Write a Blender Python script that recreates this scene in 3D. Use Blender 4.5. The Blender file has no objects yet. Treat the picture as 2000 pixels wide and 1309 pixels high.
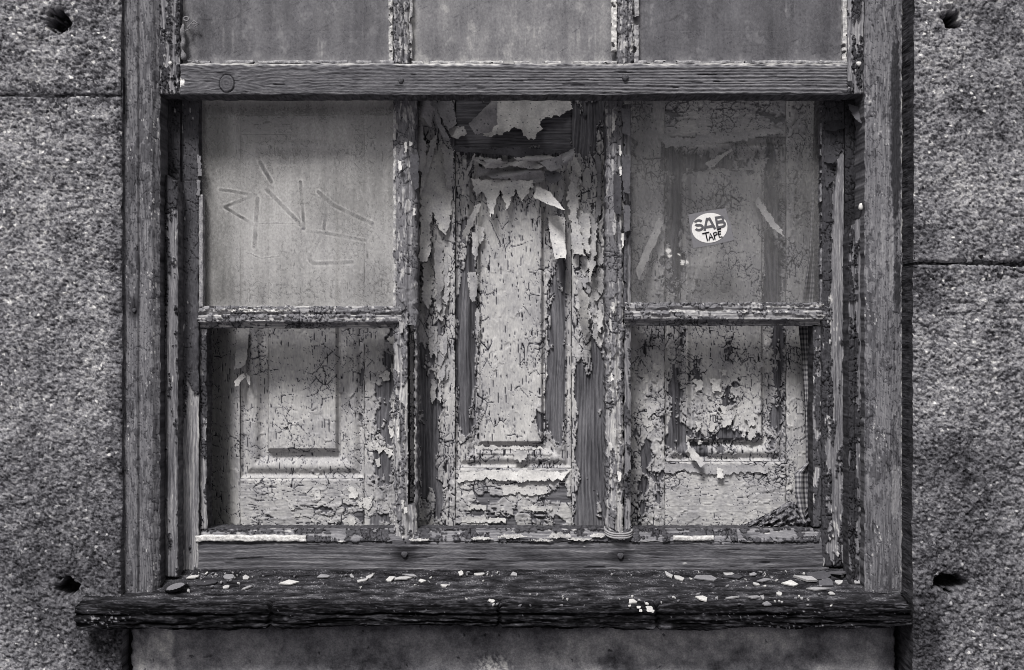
import bpy, math, random
import numpy as np
R = math.radians
sc = bpy.context.scene
C = sc.collection
# ------------------------------------------------------------------ camera, world, sun, exposure
S = 0.00075            # metres per photo pixel on the plane y = 0
CX, CY = 1000.0, 654.5
D = 1.6667             # camera distance to y = 0
cam_d = bpy.data.cameras.new('camera'); cam = bpy.data.objects.new('camera', cam_d); C.objects.link(cam)
cam.location = (0, -D, 0); cam.rotation_euler = (R(90), 0, 0)
cam_d.sensor_width = 36; cam_d.lens = 36 * D / (2000 * S); cam_d.clip_start = 0.05; cam_d.clip_end = 500
sc.camera = cam
SUN_EL, SUN_AZ = 54, -20        # overcast: broad soft sun, high and a little to the left of the viewer
w = bpy.data.worlds.new("World"); sc.world = w; w.use_nodes = True
nt = w.node_tree; nt.nodes.clear()
sky = nt.nodes.new('ShaderNodeTexSky'); sky.sky_type = 'NISHITA'; sky.sun_disc = False
sky.sun_elevation = R(SUN_EL); sky.sun_rotation = R(180 - SUN_AZ); sky.air_density = 2; sky.dust_density = 5
hs = nt.nodes.new('ShaderNodeHueSaturation'); hs.inputs['Saturation'].default_value = 0.0
bg = nt.nodes.new('ShaderNodeBackground'); bg.inputs['Strength'].default_value = 0.05
wo = nt.nodes.new('ShaderNodeOutputWorld')
nt.links.new(sky.outputs[0], hs.inputs['Color']); nt.links.new(hs.outputs[0], bg.inputs['Color']); nt.links.new(bg.outputs[0], wo.inputs[0])
sd = bpy.data.lights.new('sun', 'SUN'); sd.energy = 2.9; sd.angle = R(14); sd.color = (1, 0.99, 0.975)
so = bpy.data.objects.new('sun', sd); C.objects.link(so)
so.rotation_euler = (R(90 - SUN_EL), 0, R(SUN_AZ))
sc.view_settings.view_transform = 'Standard'; sc.view_settings.look = 'None'
sc.view_settings.gamma = 1; sc.view_settings.exposure = 0.56
sc.cycles.transparent_max_bounces = 12; sc.cycles.filter_width = 0.9

# ------------------------------------------------------------------ numeric noise
def _h(ix, iy, seed):
    ix = ix.astype(np.int64).astype(np.uint32); iy = iy.astype(np.int64).astype(np.uint32)
    h = ix * np.uint32(374761393) + iy * np.uint32(668265263) + np.uint32((seed * 2246822519) & 0xffffffff)
    h = (h ^ (h >> np.uint32(13))) * np.uint32(1274126177)
    h = (h ^ (h >> np.uint32(16))) * np.uint32(2654435761)
    h = h ^ (h >> np.uint32(15))
    return h.astype(np.float64) / 4294967295.0
def gn(x, y, seed=0):                       # gradient noise, about -1..1
    x0 = np.floor(x); y0 = np.floor(y); fx = x - x0; fy = y - y0
    sx = fx * fx * fx * (fx * (fx * 6 - 15) + 10); sy = fy * fy * fy * (fy * (fy * 6 - 15) + 10)
    def g(i, j):
        a = _h(x0 + i, y0 + j, seed) * 2 * np.pi
        return np.cos(a) * (fx - i) + np.sin(a) * (fy - j)
    a = g(0, 0) * (1 - sx) + g(1, 0) * sx; b = g(0, 1) * (1 - sx) + g(1, 1) * sx
    return (a * (1 - sy) + b * sy) * 1.5
def fbm(x, y, o=4, seed=0, gain=0.5):
    r = 0; a = 1.0; t = 0
    for k in range(o):
        r = r + a * gn(x * 2 ** k + 17.3 * k, y * 2 ** k - 9.1 * k, seed + k * 31); t += a; a *= gain
    return r / t * 1.35
def worley(x, y, seed=0):
    x0 = np.floor(x); y0 = np.floor(y)
    f1 = np.full(x.shape, 9.0); f2 = np.full(x.shape, 9.0); idd = np.zeros(x.shape); dx = np.zeros(x.shape); dy = np.zeros(x.shape)
    for i in (-1, 0, 1):
        for j in (-1, 0, 1):
            cx = x0 + i; cy = y0 + j
            px = cx + 0.1 + 0.8 * _h(cx, cy, seed); py = cy + 0.1 + 0.8 * _h(cx, cy, seed + 7)
            ex = x - px; ey = y - py; d = np.sqrt(ex * ex + ey * ey)
            c = d < f1
            f2 = np.where(c, f1, np.minimum(f2, d))
            idd = np.where(c, _h(cx, cy, seed + 13), idd); dx = np.where(c, ex, dx); dy = np.where(c, ey, dy)
            f1 = np.where(c, d, f1)
    return f1, f2, idd, dx, dy
def ss(a, b, x):
    t = np.clip((x - a) / (b - a), 0, 1); return t * t * (3 - 2 * t)
def lerp(a, b, t): return a + (b - a) * t
def blobs(U, V, L):                         # soft super-elliptic patches (u, v, ru, rv, amount)
    r = np.zeros(U.shape)
    for (u, v, a, b, m) in L:
        r += m * np.exp(-((np.abs(U - u) / a) ** 3 + (np.abs(V - v) / b) ** 3))
    return r

# ------------------------------------------------------------------ mesh building
def W(u, v, y):                             # photo pixel at depth y -> world
    k = S * (1 + y / D)
    return (u - CX) * k, y, (CY - v) * k
def gl(a, b, p):                            # grid lines: fine inside the frame, coarse outside
    out = []
    for (lo, hi, q) in ((-1e5, -30, 14), (-30, 2030, p), (2030, 1e5, 14)):
        l, h = max(a, lo), min(b, hi)
        if h > l:
            n = max(2, int(math.ceil((h - l) / q)) + 1); out.append(np.linspace(l, h, n))
    r = np.concatenate(out); return np.unique(np.round(r, 4))
def raw_mesh(name, verts, quads, attrs, mat, parent=None, smooth=True):
    me = bpy.data.meshes.new(name)
    n = len(verts); q = len(quads)
    me.vertices.add(n); me.vertices.foreach_set('co', np.ascontiguousarray(verts, dtype=np.float32).ravel())
    me.loops.add(q * 4); me.loops.foreach_set('vertex_index', np.ascontiguousarray(quads, dtype=np.int32).ravel())
    me.polygons.add(q); me.polygons.foreach_set('loop_start', np.arange(0, q * 4, 4, dtype=np.int32))
    me.polygons.foreach_set('loop_total', np.full(q, 4, dtype=np.int32))
    me.polygons.foreach_set('use_smooth', np.full(q, smooth))
    for k, a in attrs.items():
        at = me.attributes.new(k, 'FLOAT', 'POINT'); at.data.foreach_set('value', np.ascontiguousarray(a, dtype=np.float32))
    me.materials.append(mat); me.update(calc_edges=True); me.validate()
    o = bpy.data.objects.new(name, me); C.objects.link(o)
    if parent is not None: o.parent = parent
    return o
def gridmesh(name, P, attrs, mat, parent=None, keep=None, t=0.0, sheet=False, rows=1, rimf=None, rimalb=None):
    """P[ny,nx,3]; relief with a rim running t metres back, or (sheet) a two-sided sheet of thickness t"""
    ny, nx = P.shape[:2]
    if keep is None: keep = np.ones((ny - 1, nx - 1), bool)
    idx = np.arange(ny * nx).reshape(ny, nx)
    a = idx[:-1, :-1]; b = idx[:-1, 1:]; c = idx[1:, 1:]; d = idx[1:, :-1]
    Q = np.stack([a, d, c, b], -1)[keep]
    V = P.reshape(-1, 3); A = {k: v.ravel() for k, v in attrs.items()}
    K = np.zeros((ny + 1, nx + 1), bool); K[1:-1, 1:-1] = keep
    E = []
    m = K[1:-1, :-1] & ~K[1:-1, 1:]; yy, xx = np.nonzero(m); E.append(np.stack([idx[yy, xx], idx[yy + 1, xx]], -1))       # right borders
    m = ~K[1:-1, :-1] & K[1:-1, 1:]; yy, xx = np.nonzero(m); E.append(np.stack([idx[yy + 1, xx], idx[yy, xx]], -1))       # left
    m = K[:-1, 1:-1] & ~K[1:, 1:-1]; yy, xx = np.nonzero(m); E.append(np.stack([idx[yy, xx + 1], idx[yy, xx]], -1))       # bottom
    m = ~K[:-1, 1:-1] & K[1:, 1:-1]; yy, xx = np.nonzero(m); E.append(np.stack([idx[yy, xx], idx[yy, xx + 1]], -1))       # top
    E = np.concatenate(E)
    VV = [V]; QQ = [Q]; n = len(V); AA = {k: [v] for k, v in A.items()}
    if t > 0 and len(E):
        for r in range(rows):
            f0, f1 = r / rows, (r + 1) / rows
            e0 = V[E[:, 0]]; e1 = V[E[:, 1]]
            def off(e, f):
                q = e.copy(); q[:, 1] += t * f
                if rimf is not None and f > 0: q = rimf(q, f)
                return q
            VV += [off(e0, f0), off(e1, f0), off(e1, f1), off(e0, f1)]
            m = len(E); i = n + np.arange(m)
            QQ.append(np.stack([i, i + m, i + 2 * m, i + 3 * m], -1)); n += 4 * m
            for k, v in A.items():
                if rimalb is not None: AA[k] += [rimalb(x_) for x_ in VV[-4:]]
                else: AA[k] += [v[E[:, 0]], v[E[:, 1]], v[E[:, 1]], v[E[:, 0]]]
    if sheet:
        B = V.copy(); B[:, 1] += t; VV.append(B); QQ.append((Q[:, ::-1]) + n)
        for k, v in A.items(): AA[k].append(v * (0.02 if k == 'dust' else 0.8))
    VV = np.concatenate(VV); QQ = np.concatenate(QQ)
    used = np.zeros(len(VV), bool); used[QQ.ravel()] = True
    mp = np.cumsum(used) - 1
    return raw_mesh(name, VV[used], mp[QQ], {k: np.concatenate(v)[used] for k, v in AA.items()}, mat, parent)
def relief(name, parent, rect, y, fn, mat, pitch=2.0, t=0.03, bevel=2.5, wob=1.0, keepfn=None, seed=1, rows=3, rimf=None, ra=None, wobf=22):
    u0, u1, v0, v1 = rect
    gu = gl(u0, u1, pitch); gv = gl(v0, v1, pitch)
    U, V = np.meshgrid(gu, gv)
    h, alb = fn(U, V)
    d = np.minimum(np.minimum(U - u0, u1 - U), np.minimum(V - v0, v1 - V))
    if bevel > 0:
        bn = bevel * (1 + 0.5 * gn(U / 12, V / 12, seed + 90))
        q = np.clip(1 - d / np.maximum(bn, 0.5), 0, 1); h = h - q * q * bevel * S * 0.8
    dl = np.exp(-np.minimum(U - u0, u1 - U) / 8.0); dv = np.exp(-np.minimum(V - v0, v1 - V) / 8.0)
    if wob > 0:
        U = U + dl * wob * fbm(U / 300, V / wobf, 3, seed + 91) * 1.6
        V = V + dv * wob * fbm(U / wobf, V / 300, 3, seed + 92) * 1.6
    k = S * (1 + y / D)
    P = np.stack([(U - CX) * k, y - h, (CY - V) * k], -1)
    keep = None
    if keepfn is not None:
        kk = keepfn(U, V); keep = kk[:-1, :-1] & kk[1:, 1:] & kk[:-1, 1:] & kk[1:, :-1]
    if ra is None: ra = float(np.median(alb)) * .75
    def rimalb(q):
        q = q / S; return np.clip(ra * (1 + .5 * fbm((q[:, 0] + q[:, 1]) / 4, q[:, 2] / 40, 3, seed + 95) + .5 * fbm((q[:, 0] + q[:, 1]) / 9, q[:, 2] / 9, 2, seed + 96)), .01, .7)
    return gridmesh(name, P, {'alb': np.clip(alb, 0.004, 0.85)}, mat, parent, keep, t, rows=rows, rimf=rimf, rimalb=rimalb)
def inpoly(U, V, poly):
    r = np.zeros(U.shape, bool); n = len(poly)
    for i in range(n):
        x0, y0 = poly[i]; x1, y1 = poly[(i + 1) % n]
        if y0 == y1: continue
        c = ((V < y0) != (V < y1)) & (U < (x1 - x0) * (V - y0) / (y1 - y0) + x0)
        r ^= c
    return r
def sheet(name, parent, poly, y, lift, mat, alb=0.5, pitch=1.4, t=0.0008, rag=3.0, seed=1, albfn=None):
    """loose flake: ragged outline, lift(U,V) metres towards the viewer"""
    us = [p[0] for p in poly]; vs = [p[1] for p in poly]
    U, V = np.meshgrid(np.arange(min(us) - 4, max(us) + 4, pitch), np.arange(min(vs) - 4, max(vs) + 4, pitch))
    kk = inpoly(U + rag * fbm(U / 11, V / 11, 3, seed), V + rag * fbm(U / 11, V / 11, 3, seed + 5), poly)
    keep = kk[:-1, :-1] & kk[1:, 1:]
    h = lift(U, V) + 0.0006 * fbm(U / 14, V / 14, 3, seed + 3)
    k = S * (1 + y / D)
    P = np.stack([(U - CX) * k, y - h, (CY - V) * k], -1)
    alb = alb * .82
    al = alb * (1 + 0.22 * fbm(U / 30, V / 30, 3, seed + 8) + 0.12 * fbm(U / 4, V / 4, 2, seed + 9))
    sp = worley(U / 13, V / 13, seed + 11); al = np.where((sp[0] < 0.09) & (sp[2] > 0.45), al * 0.3, al)
    if albfn: al = albfn(U, V, al)
    return gridmesh(name, P, {'alb': np.clip(al, 0.01, 0.85)}, mat, parent, keep, t, sheet=True, rimalb=lambda q: np.full(len(q), alb * .55))

def empty(name, loc, label, cat, group=None, kind=None):
    o = bpy.data.objects.new(name, None); C.objects.link(o); o.location = (0, 0, 0)
    tag(o, label, cat, group, kind); return o
def tag(o, label, cat, group=None, kind=None):
    if label: o['label'] = label
    if cat: o['category'] = cat
    if group: o['group'] = group
    if kind: o['kind'] = kind
    return o

# ------------------------------------------------------------------ materials
def tinted(nt, val):                         # grey value -> the toned grey of the place
    N, L = nt.nodes, nt.links
    cr = N.new('ShaderNodeMapRange'); cr.inputs['From Min'].default_value = 0.0; cr.inputs['From Max'].default_value = 0.45
    L.new(val, cr.inputs['Value'])
    mx = N.new('ShaderNodeMix'); mx.data_type = 'RGBA'
    mx.inputs[6].default_value = (0.955, 0.93, 1.05, 1); mx.inputs[7].default_value = (1.015, 0.985, 0.965, 1)
    L.new(cr.outputs[0], mx.inputs[0])
    vm = N.new('ShaderNodeVectorMath'); vm.operation = 'SCALE'; L.new(mx.outputs[2], vm.inputs[0]); L.new(val, vm.inputs['Scale'])
    return vm.outputs[0]
def math_n(nt, op, a, b):
    m = nt.nodes.new('ShaderNodeMath'); m.operation = op
    for i, x in enumerate((a, b)):
        if isinstance(x, (int, float)): m.inputs[i].default_value = x
        else: nt.links.new(x, m.inputs[i])
    return m.outputs[0]
def surf(name, sx=500, sy=500, sz=500, amp=0.5, bump=0.4, bd=0.0008, rough=0.85, spec=0.25, detail=4, flat=None, contrast=1.35):
    m = bpy.data.materials.new(name); m.use_nodes = True; nt = m.node_tree; N, L = nt.nodes, nt.links
    bs = N['Principled BSDF']; bs.inputs['Roughness'].default_value = rough; bs.inputs['Specular IOR Level'].default_value = spec
    tc = N.new('ShaderNodeTexCoord'); mp = N.new('ShaderNodeMapping'); mp.inputs['Scale'].default_value = (sx, sy, sz)
    L.new(tc.outputs['Object'], mp.inputs[0])
    nz = N.new('ShaderNodeTexNoise'); nz.inputs['Scale'].default_value = 1; nz.inputs['Detail'].default_value = detail; nz.inputs['Roughness'].default_value = 0.65
    L.new(mp.outputs[0], nz.inputs['Vector'])
    if flat is None:
        at = N.new('ShaderNodeAttribute'); at.attribute_name = 'alb'; val = at.outputs['Fac']
    else:
        v = N.new('ShaderNodeValue'); v.outputs[0].default_value = flat; val = v.outputs[0]
    k = math_n(nt, 'MAXIMUM', math_n(nt, 'ADD', math_n(nt, 'MULTIPLY', math_n(nt, 'SUBTRACT', nz.outputs[0], 0.5), amp * 3.2), 1.0), .12)
    if flat is None: val = math_n(nt, 'MULTIPLY', math_n(nt, 'POWER', math_n(nt, 'MULTIPLY', val, 1 / .3), contrast), .3)
    val = math_n(nt, 'MINIMUM', math_n(nt, 'MAXIMUM', math_n(nt, 'MULTIPLY', val, k), 0.004), 0.8)
    L.new(math_n(nt, 'MINIMUM', math_n(nt, 'MULTIPLY', val, spec * 4), spec), bs.inputs['Specular IOR Level'])
    L.new(tinted(nt, val), bs.inputs['Base Color'])
    bp = N.new('ShaderNodeBump'); bp.inputs['Strength'].default_value = bump; bp.inputs['Distance'].default_value = bd
    L.new(nz.outputs[0], bp.inputs['Height']); L.new(bp.outputs[0], bs.inputs['Normal'])
    return m
M_granite = surf('granite', 480, 480, 480, 0.6, 0.8, 0.0013, 0.8, 0.3, 5)
M_plaster = surf('cement_render', 420, 420, 420, 0.55, 0.7, 0.0012, 0.85, 0.2, 5)
M_vwood = surf('weathered_wood_vertical', 800, 800, 90, 0.55, 0.8, 0.0012, 0.75, 0.3, 4)
M_hwood = surf('weathered_wood_horizontal', 110, 900, 900, 0.6, 0.9, 0.0012, 0.75, 0.3, 4)
M_vshut = surf('shutter_paint_vertical', 520, 520, 110, 0.28, 0.6, 0.0008, 0.8, 0.25, 4)
M_hshut = surf('shutter_paint_horizontal', 110, 520, 520, 0.28, 0.6, 0.0008, 0.8, 0.25, 4)
M_sill = surf('blackened_sill_wood', 150, 700, 800, 1.1, 1.0, 0.0025, 0.7, 0.35, 5)
M_flake = surf('loose_paint', 400, 400, 400, 0.2, 0.4, 0.0004, 0.75, 0.25, 3)
M_putty = surf('old_putty', 500, 500, 500, 0.5, 0.8, 0.001, 0.85, 0.2, 4)
M_chip = surf('paint_chip', 500, 500, 500, 0.3, 0.4, 0.0004, 0.8, 0.2, 3)
M_metal = surf('rusted_iron', 500, 500, 500, 0.6, 0.8, 0.0006, 0.6, 0.4, 3, flat=0.07)
M_brightnail = surf('bright_nail', 500, 500, 500, 0.5, 0.6, 0.0004, 0.6, 0.4, 3, flat=0.55)
M_cap = surf('dark_bottle_cap', 600, 600, 600, 0.5, 0.4, 0.0003, 0.45, 0.5, 3, flat=0.035)
M_capin = surf('bottle_cap_liner', 500, 500, 500, 0.3, 0.3, 0.0003, 0.6, 0.4, 3, flat=0.16)
M_cloth = surf('gingham_cloth', 1500, 1500, 1500, 0.25, 0.5, 0.0004, 0.95, 0.05, 2)
M_string = surf('string', 900, 900, 2500, 0.4, 0.9, 0.0006, 0.9, 0.1, 2, flat=0.3)
M_white = surf('sticker_white', 300, 300, 300, 0.15, 0.1, 0.0002, 0.5, 0.4, 5, flat=0.70)
M_grey = surf('sticker_grey', 300, 300, 300, 0.15, 0.1, 0.0002, 0.5, 0.4, 3, flat=0.17)
M_ink = surf('sticker_lettering', 300, 300, 300, 0.15, 0.1, 0.0002, 0.6, 0.3, 3, flat=0.10)
M_pen = surf('marker_ink', 300, 300, 300, 0.1, 0.1, 0.0002, 0.5, 0.3, 3, flat=0.012)
M_web = surf('cocoon_silk', 900, 900, 900, 0.6, 0.9, 0.002, 0.95, 0.1, 4, flat=0.24)
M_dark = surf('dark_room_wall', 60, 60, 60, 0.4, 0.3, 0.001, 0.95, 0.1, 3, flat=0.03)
M_ground = surf('pavement', 60, 60, 60, 0.4, 0.5, 0.004, 0.9, 0.2, 4, flat=0.16)
def glassmat(name, gloss=0.5):
    m = bpy.data.materials.new(name); m.use_nodes = True; nt = m.node_tree; N, L = nt.nodes, nt.links; N.clear()
    out = N.new('ShaderNodeOutputMaterial')
    tr = N.new('ShaderNodeBsdfTransparent'); tr.inputs[0].default_value = (0.975, 0.975, 0.98, 1)
    gs = N.new('ShaderNodeBsdfGlossy'); gs.inputs['Roughness'].default_value = 0.12
    fr = N.new('ShaderNodeFresnel'); fr.inputs[0].default_value = 1.45
    m1 = N.new('ShaderNodeMixShader'); L.new(math_n(nt, 'MULTIPLY', fr.outputs[0], gloss), m1.inputs[0]); L.new(tr.outputs[0], m1.inputs[1]); L.new(gs.outputs[0], m1.inputs[2])
    df = N.new('ShaderNodeBsdfDiffuse')
    at = N.new('ShaderNodeAttribute'); at.attribute_name = 'alb'
    tc = N.new('ShaderNodeTexCoord'); mp = N.new('ShaderNodeMapping'); mp.inputs['Scale'].default_value = (420, 420, 300); L.new(tc.outputs['Object'], mp.inputs[0])
    nz = N.new('ShaderNodeTexNoise'); nz.inputs['Scale'].default_value = 1; nz.inputs['Detail'].default_value = 5; L.new(mp.outputs[0], nz.inputs[0])
    k = math_n(nt, 'ADD', math_n(nt, 'MULTIPLY', nz.outputs[0], 0.5), 0.75)
    L.new(tinted(nt, math_n(nt, 'MULTIPLY', at.outputs['Fac'], k)), df.inputs[0])
    du = N.new('ShaderNodeAttribute'); du.attribute_name = 'dust'
    m2 = N.new('ShaderNodeMixShader'); L.new(math_n(nt, 'MULTIPLY', du.outputs['Fac'], k), m2.inputs[0]); L.new(m1.outputs[0], m2.inputs[1]); L.new(df.outputs[0], m2.inputs[2])
    L.new(m2.outputs[0], out.inputs[0]); return m
M_glass = glassmat('dusty_glass')

# ------------------------------------------------------------------ surface recipes: fn(U,V) -> height (m), albedo
def grain(U, V, axis, seed, per=7.0, knots=()):
    """weathered wood: ridged grain along axis ('v' or 'h')"""
    a, b = (U, V) if axis == 'v' else (V, U)          # a across the grain, b along it
    ph = a + (10.0 if axis == 'v' else 5.0) * fbm(a / 60, b / (260 if axis == 'v' else 420), 3, seed) + 1.5 * fbm(a / 14, b / 70, 2, seed + 1)
    for (ku, kv, kr) in knots:
        ka, kb = (ku, kv) if axis == 'v' else (kv, ku)
        da, db = a - ka, b - kb
        ph = ph + np.sign(da) * kr * 1.3 * np.exp(-(np.abs(db) / (kr * 3.2)) ** 2) * np.exp(-(np.abs(da) / (kr * 2.2)) ** 2)
    r = np.abs(((ph / per) % 1.0) * 2 - 1)
    r2 = fbm(ph / 2.6, b / 110, 3, seed + 4)
    n = 0.5 * (r - 0.5) + 0.6 * r2
    return n * 0.0010, 1 + 0.85 * n + 0.30 * fbm(a / 25, b / 120, 3, seed + 6)
def paint(U, V, loss, cu=26, cv=30, seed=1, crackw=0.07, big=0.5, lift=0.0016, tilt=0.0012, bs=(45, 60), fine=0.13, cellj=0.45, warp=5, dash=0.0, dashaxis='v'):
    wx = U + warp * fbm(U / 30, V / 34, 2, seed + 51); wy = V + warp * fbm(U / 30, V / 34, 2, seed + 52)
    f1, f2, idd, dx, dy = worley(wx / cu, wy / cv, seed)
    g1, g2, id2, ex, ey = worley(wx / cu * 2.1 + 3, wy / cv * 2.1, seed + 3)
    e = f2 - f1; e2 = g2 - g1
    val = loss + big * fbm(U / bs[0], V / bs[1], 4, seed + 21) + fine * fbm(U / 8, V / 10, 3, seed + 22) + cellj * (idd - 0.5) + 0.22 * (id2 - 0.5)
    gone = val > 0.5
    m = 0.42 + 0.95 * gn(U / 60, V / 60, seed + 23) + 0.4 * loss
    wd = crackw * 1.25 * np.clip(m, 0, 1.4) * (1 + 0.25 * gn(U / 14, V / 14, seed + 24))
    cr = np.clip(1 - e / np.maximum(wd, 1e-3), 0, 1); cr2 = np.clip(1 - e2 / np.maximum(wd * 1.3, 1e-3), 0, 1) * np.clip(m * 1.4 - 0.45, 0, 1)
    crack = np.clip(np.maximum(cr, cr2) * 1.8, 0, 1)
    if dash > 0:
        da, db = (U, V) if dashaxis == 'v' else (V, U)
        dn = fbm(da / 3.6, db / 30, 3, seed + 61) - .25 * gn(U / 50, V / 80, seed + 62)
        crack = np.maximum(crack, ss(.62 - .25 * dash, .74 - .25 * dash, dn))
    pm = np.where(gone, 0.0, 1.0)
    near = ss(0.12, 0.5, val)
    h = 0.0011 + 1.25 * lift * near + tilt * ((idd - 0.5) * dx + (id2 - 0.5) * dy) * 2 + 0.0007 * np.exp(-e * 7) * (.45 + near)
    h = h * (1 - 0.95 * crack)
    return pm, h * pm, crack * pm, near
def painted_wood(axis, seed, woodalb, paintalb, lossfn, base=None, per=7.0, knots=(), grainamp=1.0, mod=None, **kw):
    def fn(U, V):
        gh, ga = grain(U, V, axis, seed, per, knots)
        pm, ph, cr, near = paint(U, V, lossfn(U, V), seed=seed, **kw)
        pa = paintalb * (1 + 0.30 * fbm(U / 60, V / 90, 5, seed + 71, .65) + 0.10 * fbm(U / 5, V / 9, 2, seed + 72))
        s = worley(U / 9, V / 11, seed + 75); pa = np.where((s[0] < 0.11) & (s[2] > 0.8), pa * 0.35, pa)
        pa = pa * (1 - 0.12 * near)
        wa = woodalb * ga
        alb = np.where(pm > 0, lerp(pa, min(woodalb, paintalb) * 0.3, cr), wa)
        h = gh * grainamp * np.where(pm > 0, 0.25, 1.0) + ph
        if base is not None: h = h + base(U, V)
        if mod is not None: h, alb = mod(U, V, h, alb)
        return h, alb
    return fn
def const(c): return lambda U, V: np.full(U.shape, float(c))

# ------------------------------------------------------------------ the setting
def plane_mesh(name, pts, mat):
    return raw_mesh(name, np.array(pts), np.array([[0, 1, 2, 3]]), {}, mat, None, False)
g = plane_mesh('ground', [(-60, -60, -1.5), (60, -60, -1.5), (60, 1.0, -1.5), (-60, 1.0, -1.5)], M_ground); g['kind'] = 'structure'

# granite wall of big blocks
def stone(seed, holes=(), soft=1.0, dark=(), rough=1.0):
    def fn(U, V):
        h = 0.005 * fbm(U / 70, V / 70, 4, seed) + rough * (0.0024 * fbm(U / 12, V / 12, 3, seed + 1, 0.65) + 0.0013 * fbm(U / 4.6, V / 4.6, 2, seed + 2))
        sp = fbm(U / 9, V / 8, 4, seed + 3, 0.8); sp2 = gn(U / 3.6, V / 3.6, seed + 4)
        f1, f2, idd, dx, dy = worley((U + 2 * sp2) / 4.6, (V + 2 * sp) / 4.2, seed + 6); g1, g2, id2, _a, _b = worley(U / 9.5 + .5 * sp, V / 9 + .5 * sp2, seed + 16)
        a = 0.205 * (1 + 0.66 * sp + 0.10 * sp2 + 0.85 * (idd - 0.5) + .30 * (id2 - .5) + 0.36 * fbm(U / 120, V / 150, 3, seed + 5) + .28 * fbm(U / 26, V / 24, 3, seed + 15))
        pit = np.clip(fbm(U / 6, V / 6, 2, seed + 9) - 0.35, 0, 1); a = a * (1 - 1.1 * pit); h = h - 0.003 * pit
        a = np.where(idd > 0.985, 0.5, a); a = np.where((idd < .12) & (f1 < .36), .09, a)
        a = a * (1 - np.clip(blobs(U, V, dark), 0, 0.85))
        for (hu, hv, ra, rb, dep) in holes:
            wu = U + 9 * fbm(U / 14, V / 14, 3, seed + 7); wv = V + 9 * fbm(U / 14, V / 14, 3, seed + 8)
            r = np.sqrt(((wu - hu) / ra) ** 2 + ((wv - hv) / rb) ** 2)
            q = ss(1.15, 0.7, r); h = h - dep * q - 0.004 * ss(2.2, 1.0, r); a = a * (1 - 0.8 * q)
        return h, a
    return fn
wall = empty('granite_wall', None, 'speckled granite block wall framing the old window, with dark bolt holes', 'wall')
def rimn(seed, amp=0.0016):
    def f(q, fr):
        n = amp * fbm(q[:, 2] * 160, q[:, 1] * 160, 4, seed, .7) * min(1, fr * 8); q[:, 0] += n; return q
    return f
YL, YR = -0.012, -0.05
YL, YR = -0.012, -0.05
relief('stone_block', wall, (-420, 236, -330, 185), YL, stone(11, [(112, 42, 24, 19, 0.03)], dark=[(150, 178, 200, 12, .35)]), M_granite, 1.8, 0.25, 4, .8, seed=11, wobf=70)
relief('stone_block', wall, (-420, 237, 188.5, 1640), YL, stone(12, [(130, 1148, 21, 17, 0.03)], dark=[(60, 1010, 200, 160, .25), (150, 1180, 130, 120, .35), (228, 700, 14, 500, .3), (200, 1290, 60, 90, .4), (100, 196, 200, 10, .3)]), M_granite, 1.8, 0.25, 4, 1.4, seed=12, wobf=70)
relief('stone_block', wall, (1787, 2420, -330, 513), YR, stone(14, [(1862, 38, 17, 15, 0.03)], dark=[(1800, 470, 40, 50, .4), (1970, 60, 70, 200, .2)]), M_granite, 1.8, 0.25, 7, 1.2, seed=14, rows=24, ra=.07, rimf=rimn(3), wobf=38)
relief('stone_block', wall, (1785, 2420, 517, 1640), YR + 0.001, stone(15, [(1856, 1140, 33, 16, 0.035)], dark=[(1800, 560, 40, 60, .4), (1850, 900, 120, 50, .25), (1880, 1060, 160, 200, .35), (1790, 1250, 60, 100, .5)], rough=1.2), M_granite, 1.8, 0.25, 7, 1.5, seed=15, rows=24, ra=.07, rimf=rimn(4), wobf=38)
mort = relief('mortar', wall, (-400, 240, 150, 220), YL + 0.0022, lambda U, V: (0.003 * fbm(U / 8, V / 8, 3, 5), 0.08 + 0.05 * fbm(U / 8, V / 8, 3, 6)), M_granite, 2.5, 0.1, 0, 0)
mort = relief('mortar', wall, (1786, 2400, 490, 540), YR + 0.004, lambda U, V: (0.004 * fbm(U / 8, V / 8, 3, 9), 0.04 + 0.04 * fbm(U / 8, V / 8, 3, 10)), M_granite, 2.5, 0.1, 0, 0)
mort = relief('mortar', wall, (1764, 2400, -320, 1640), 0.012, lambda U, V: (0.003 * fbm(U / 8, V / 8, 3, 7), 0.035 + 0.03 * fbm(U / 8, V / 8, 3, 8)), M_granite, 3, 0.1, 0, 0)
mort = relief('mortar', wall, (180, 262, -320, 1640), 0.02, lambda U, V: (0.003 * fbm(U / 8, V / 8, 3, 7), 0.03 + 0.02 * fbm(U / 8, V / 8, 3, 8)), M_granite, 3, 0.1, 0, 0)

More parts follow.
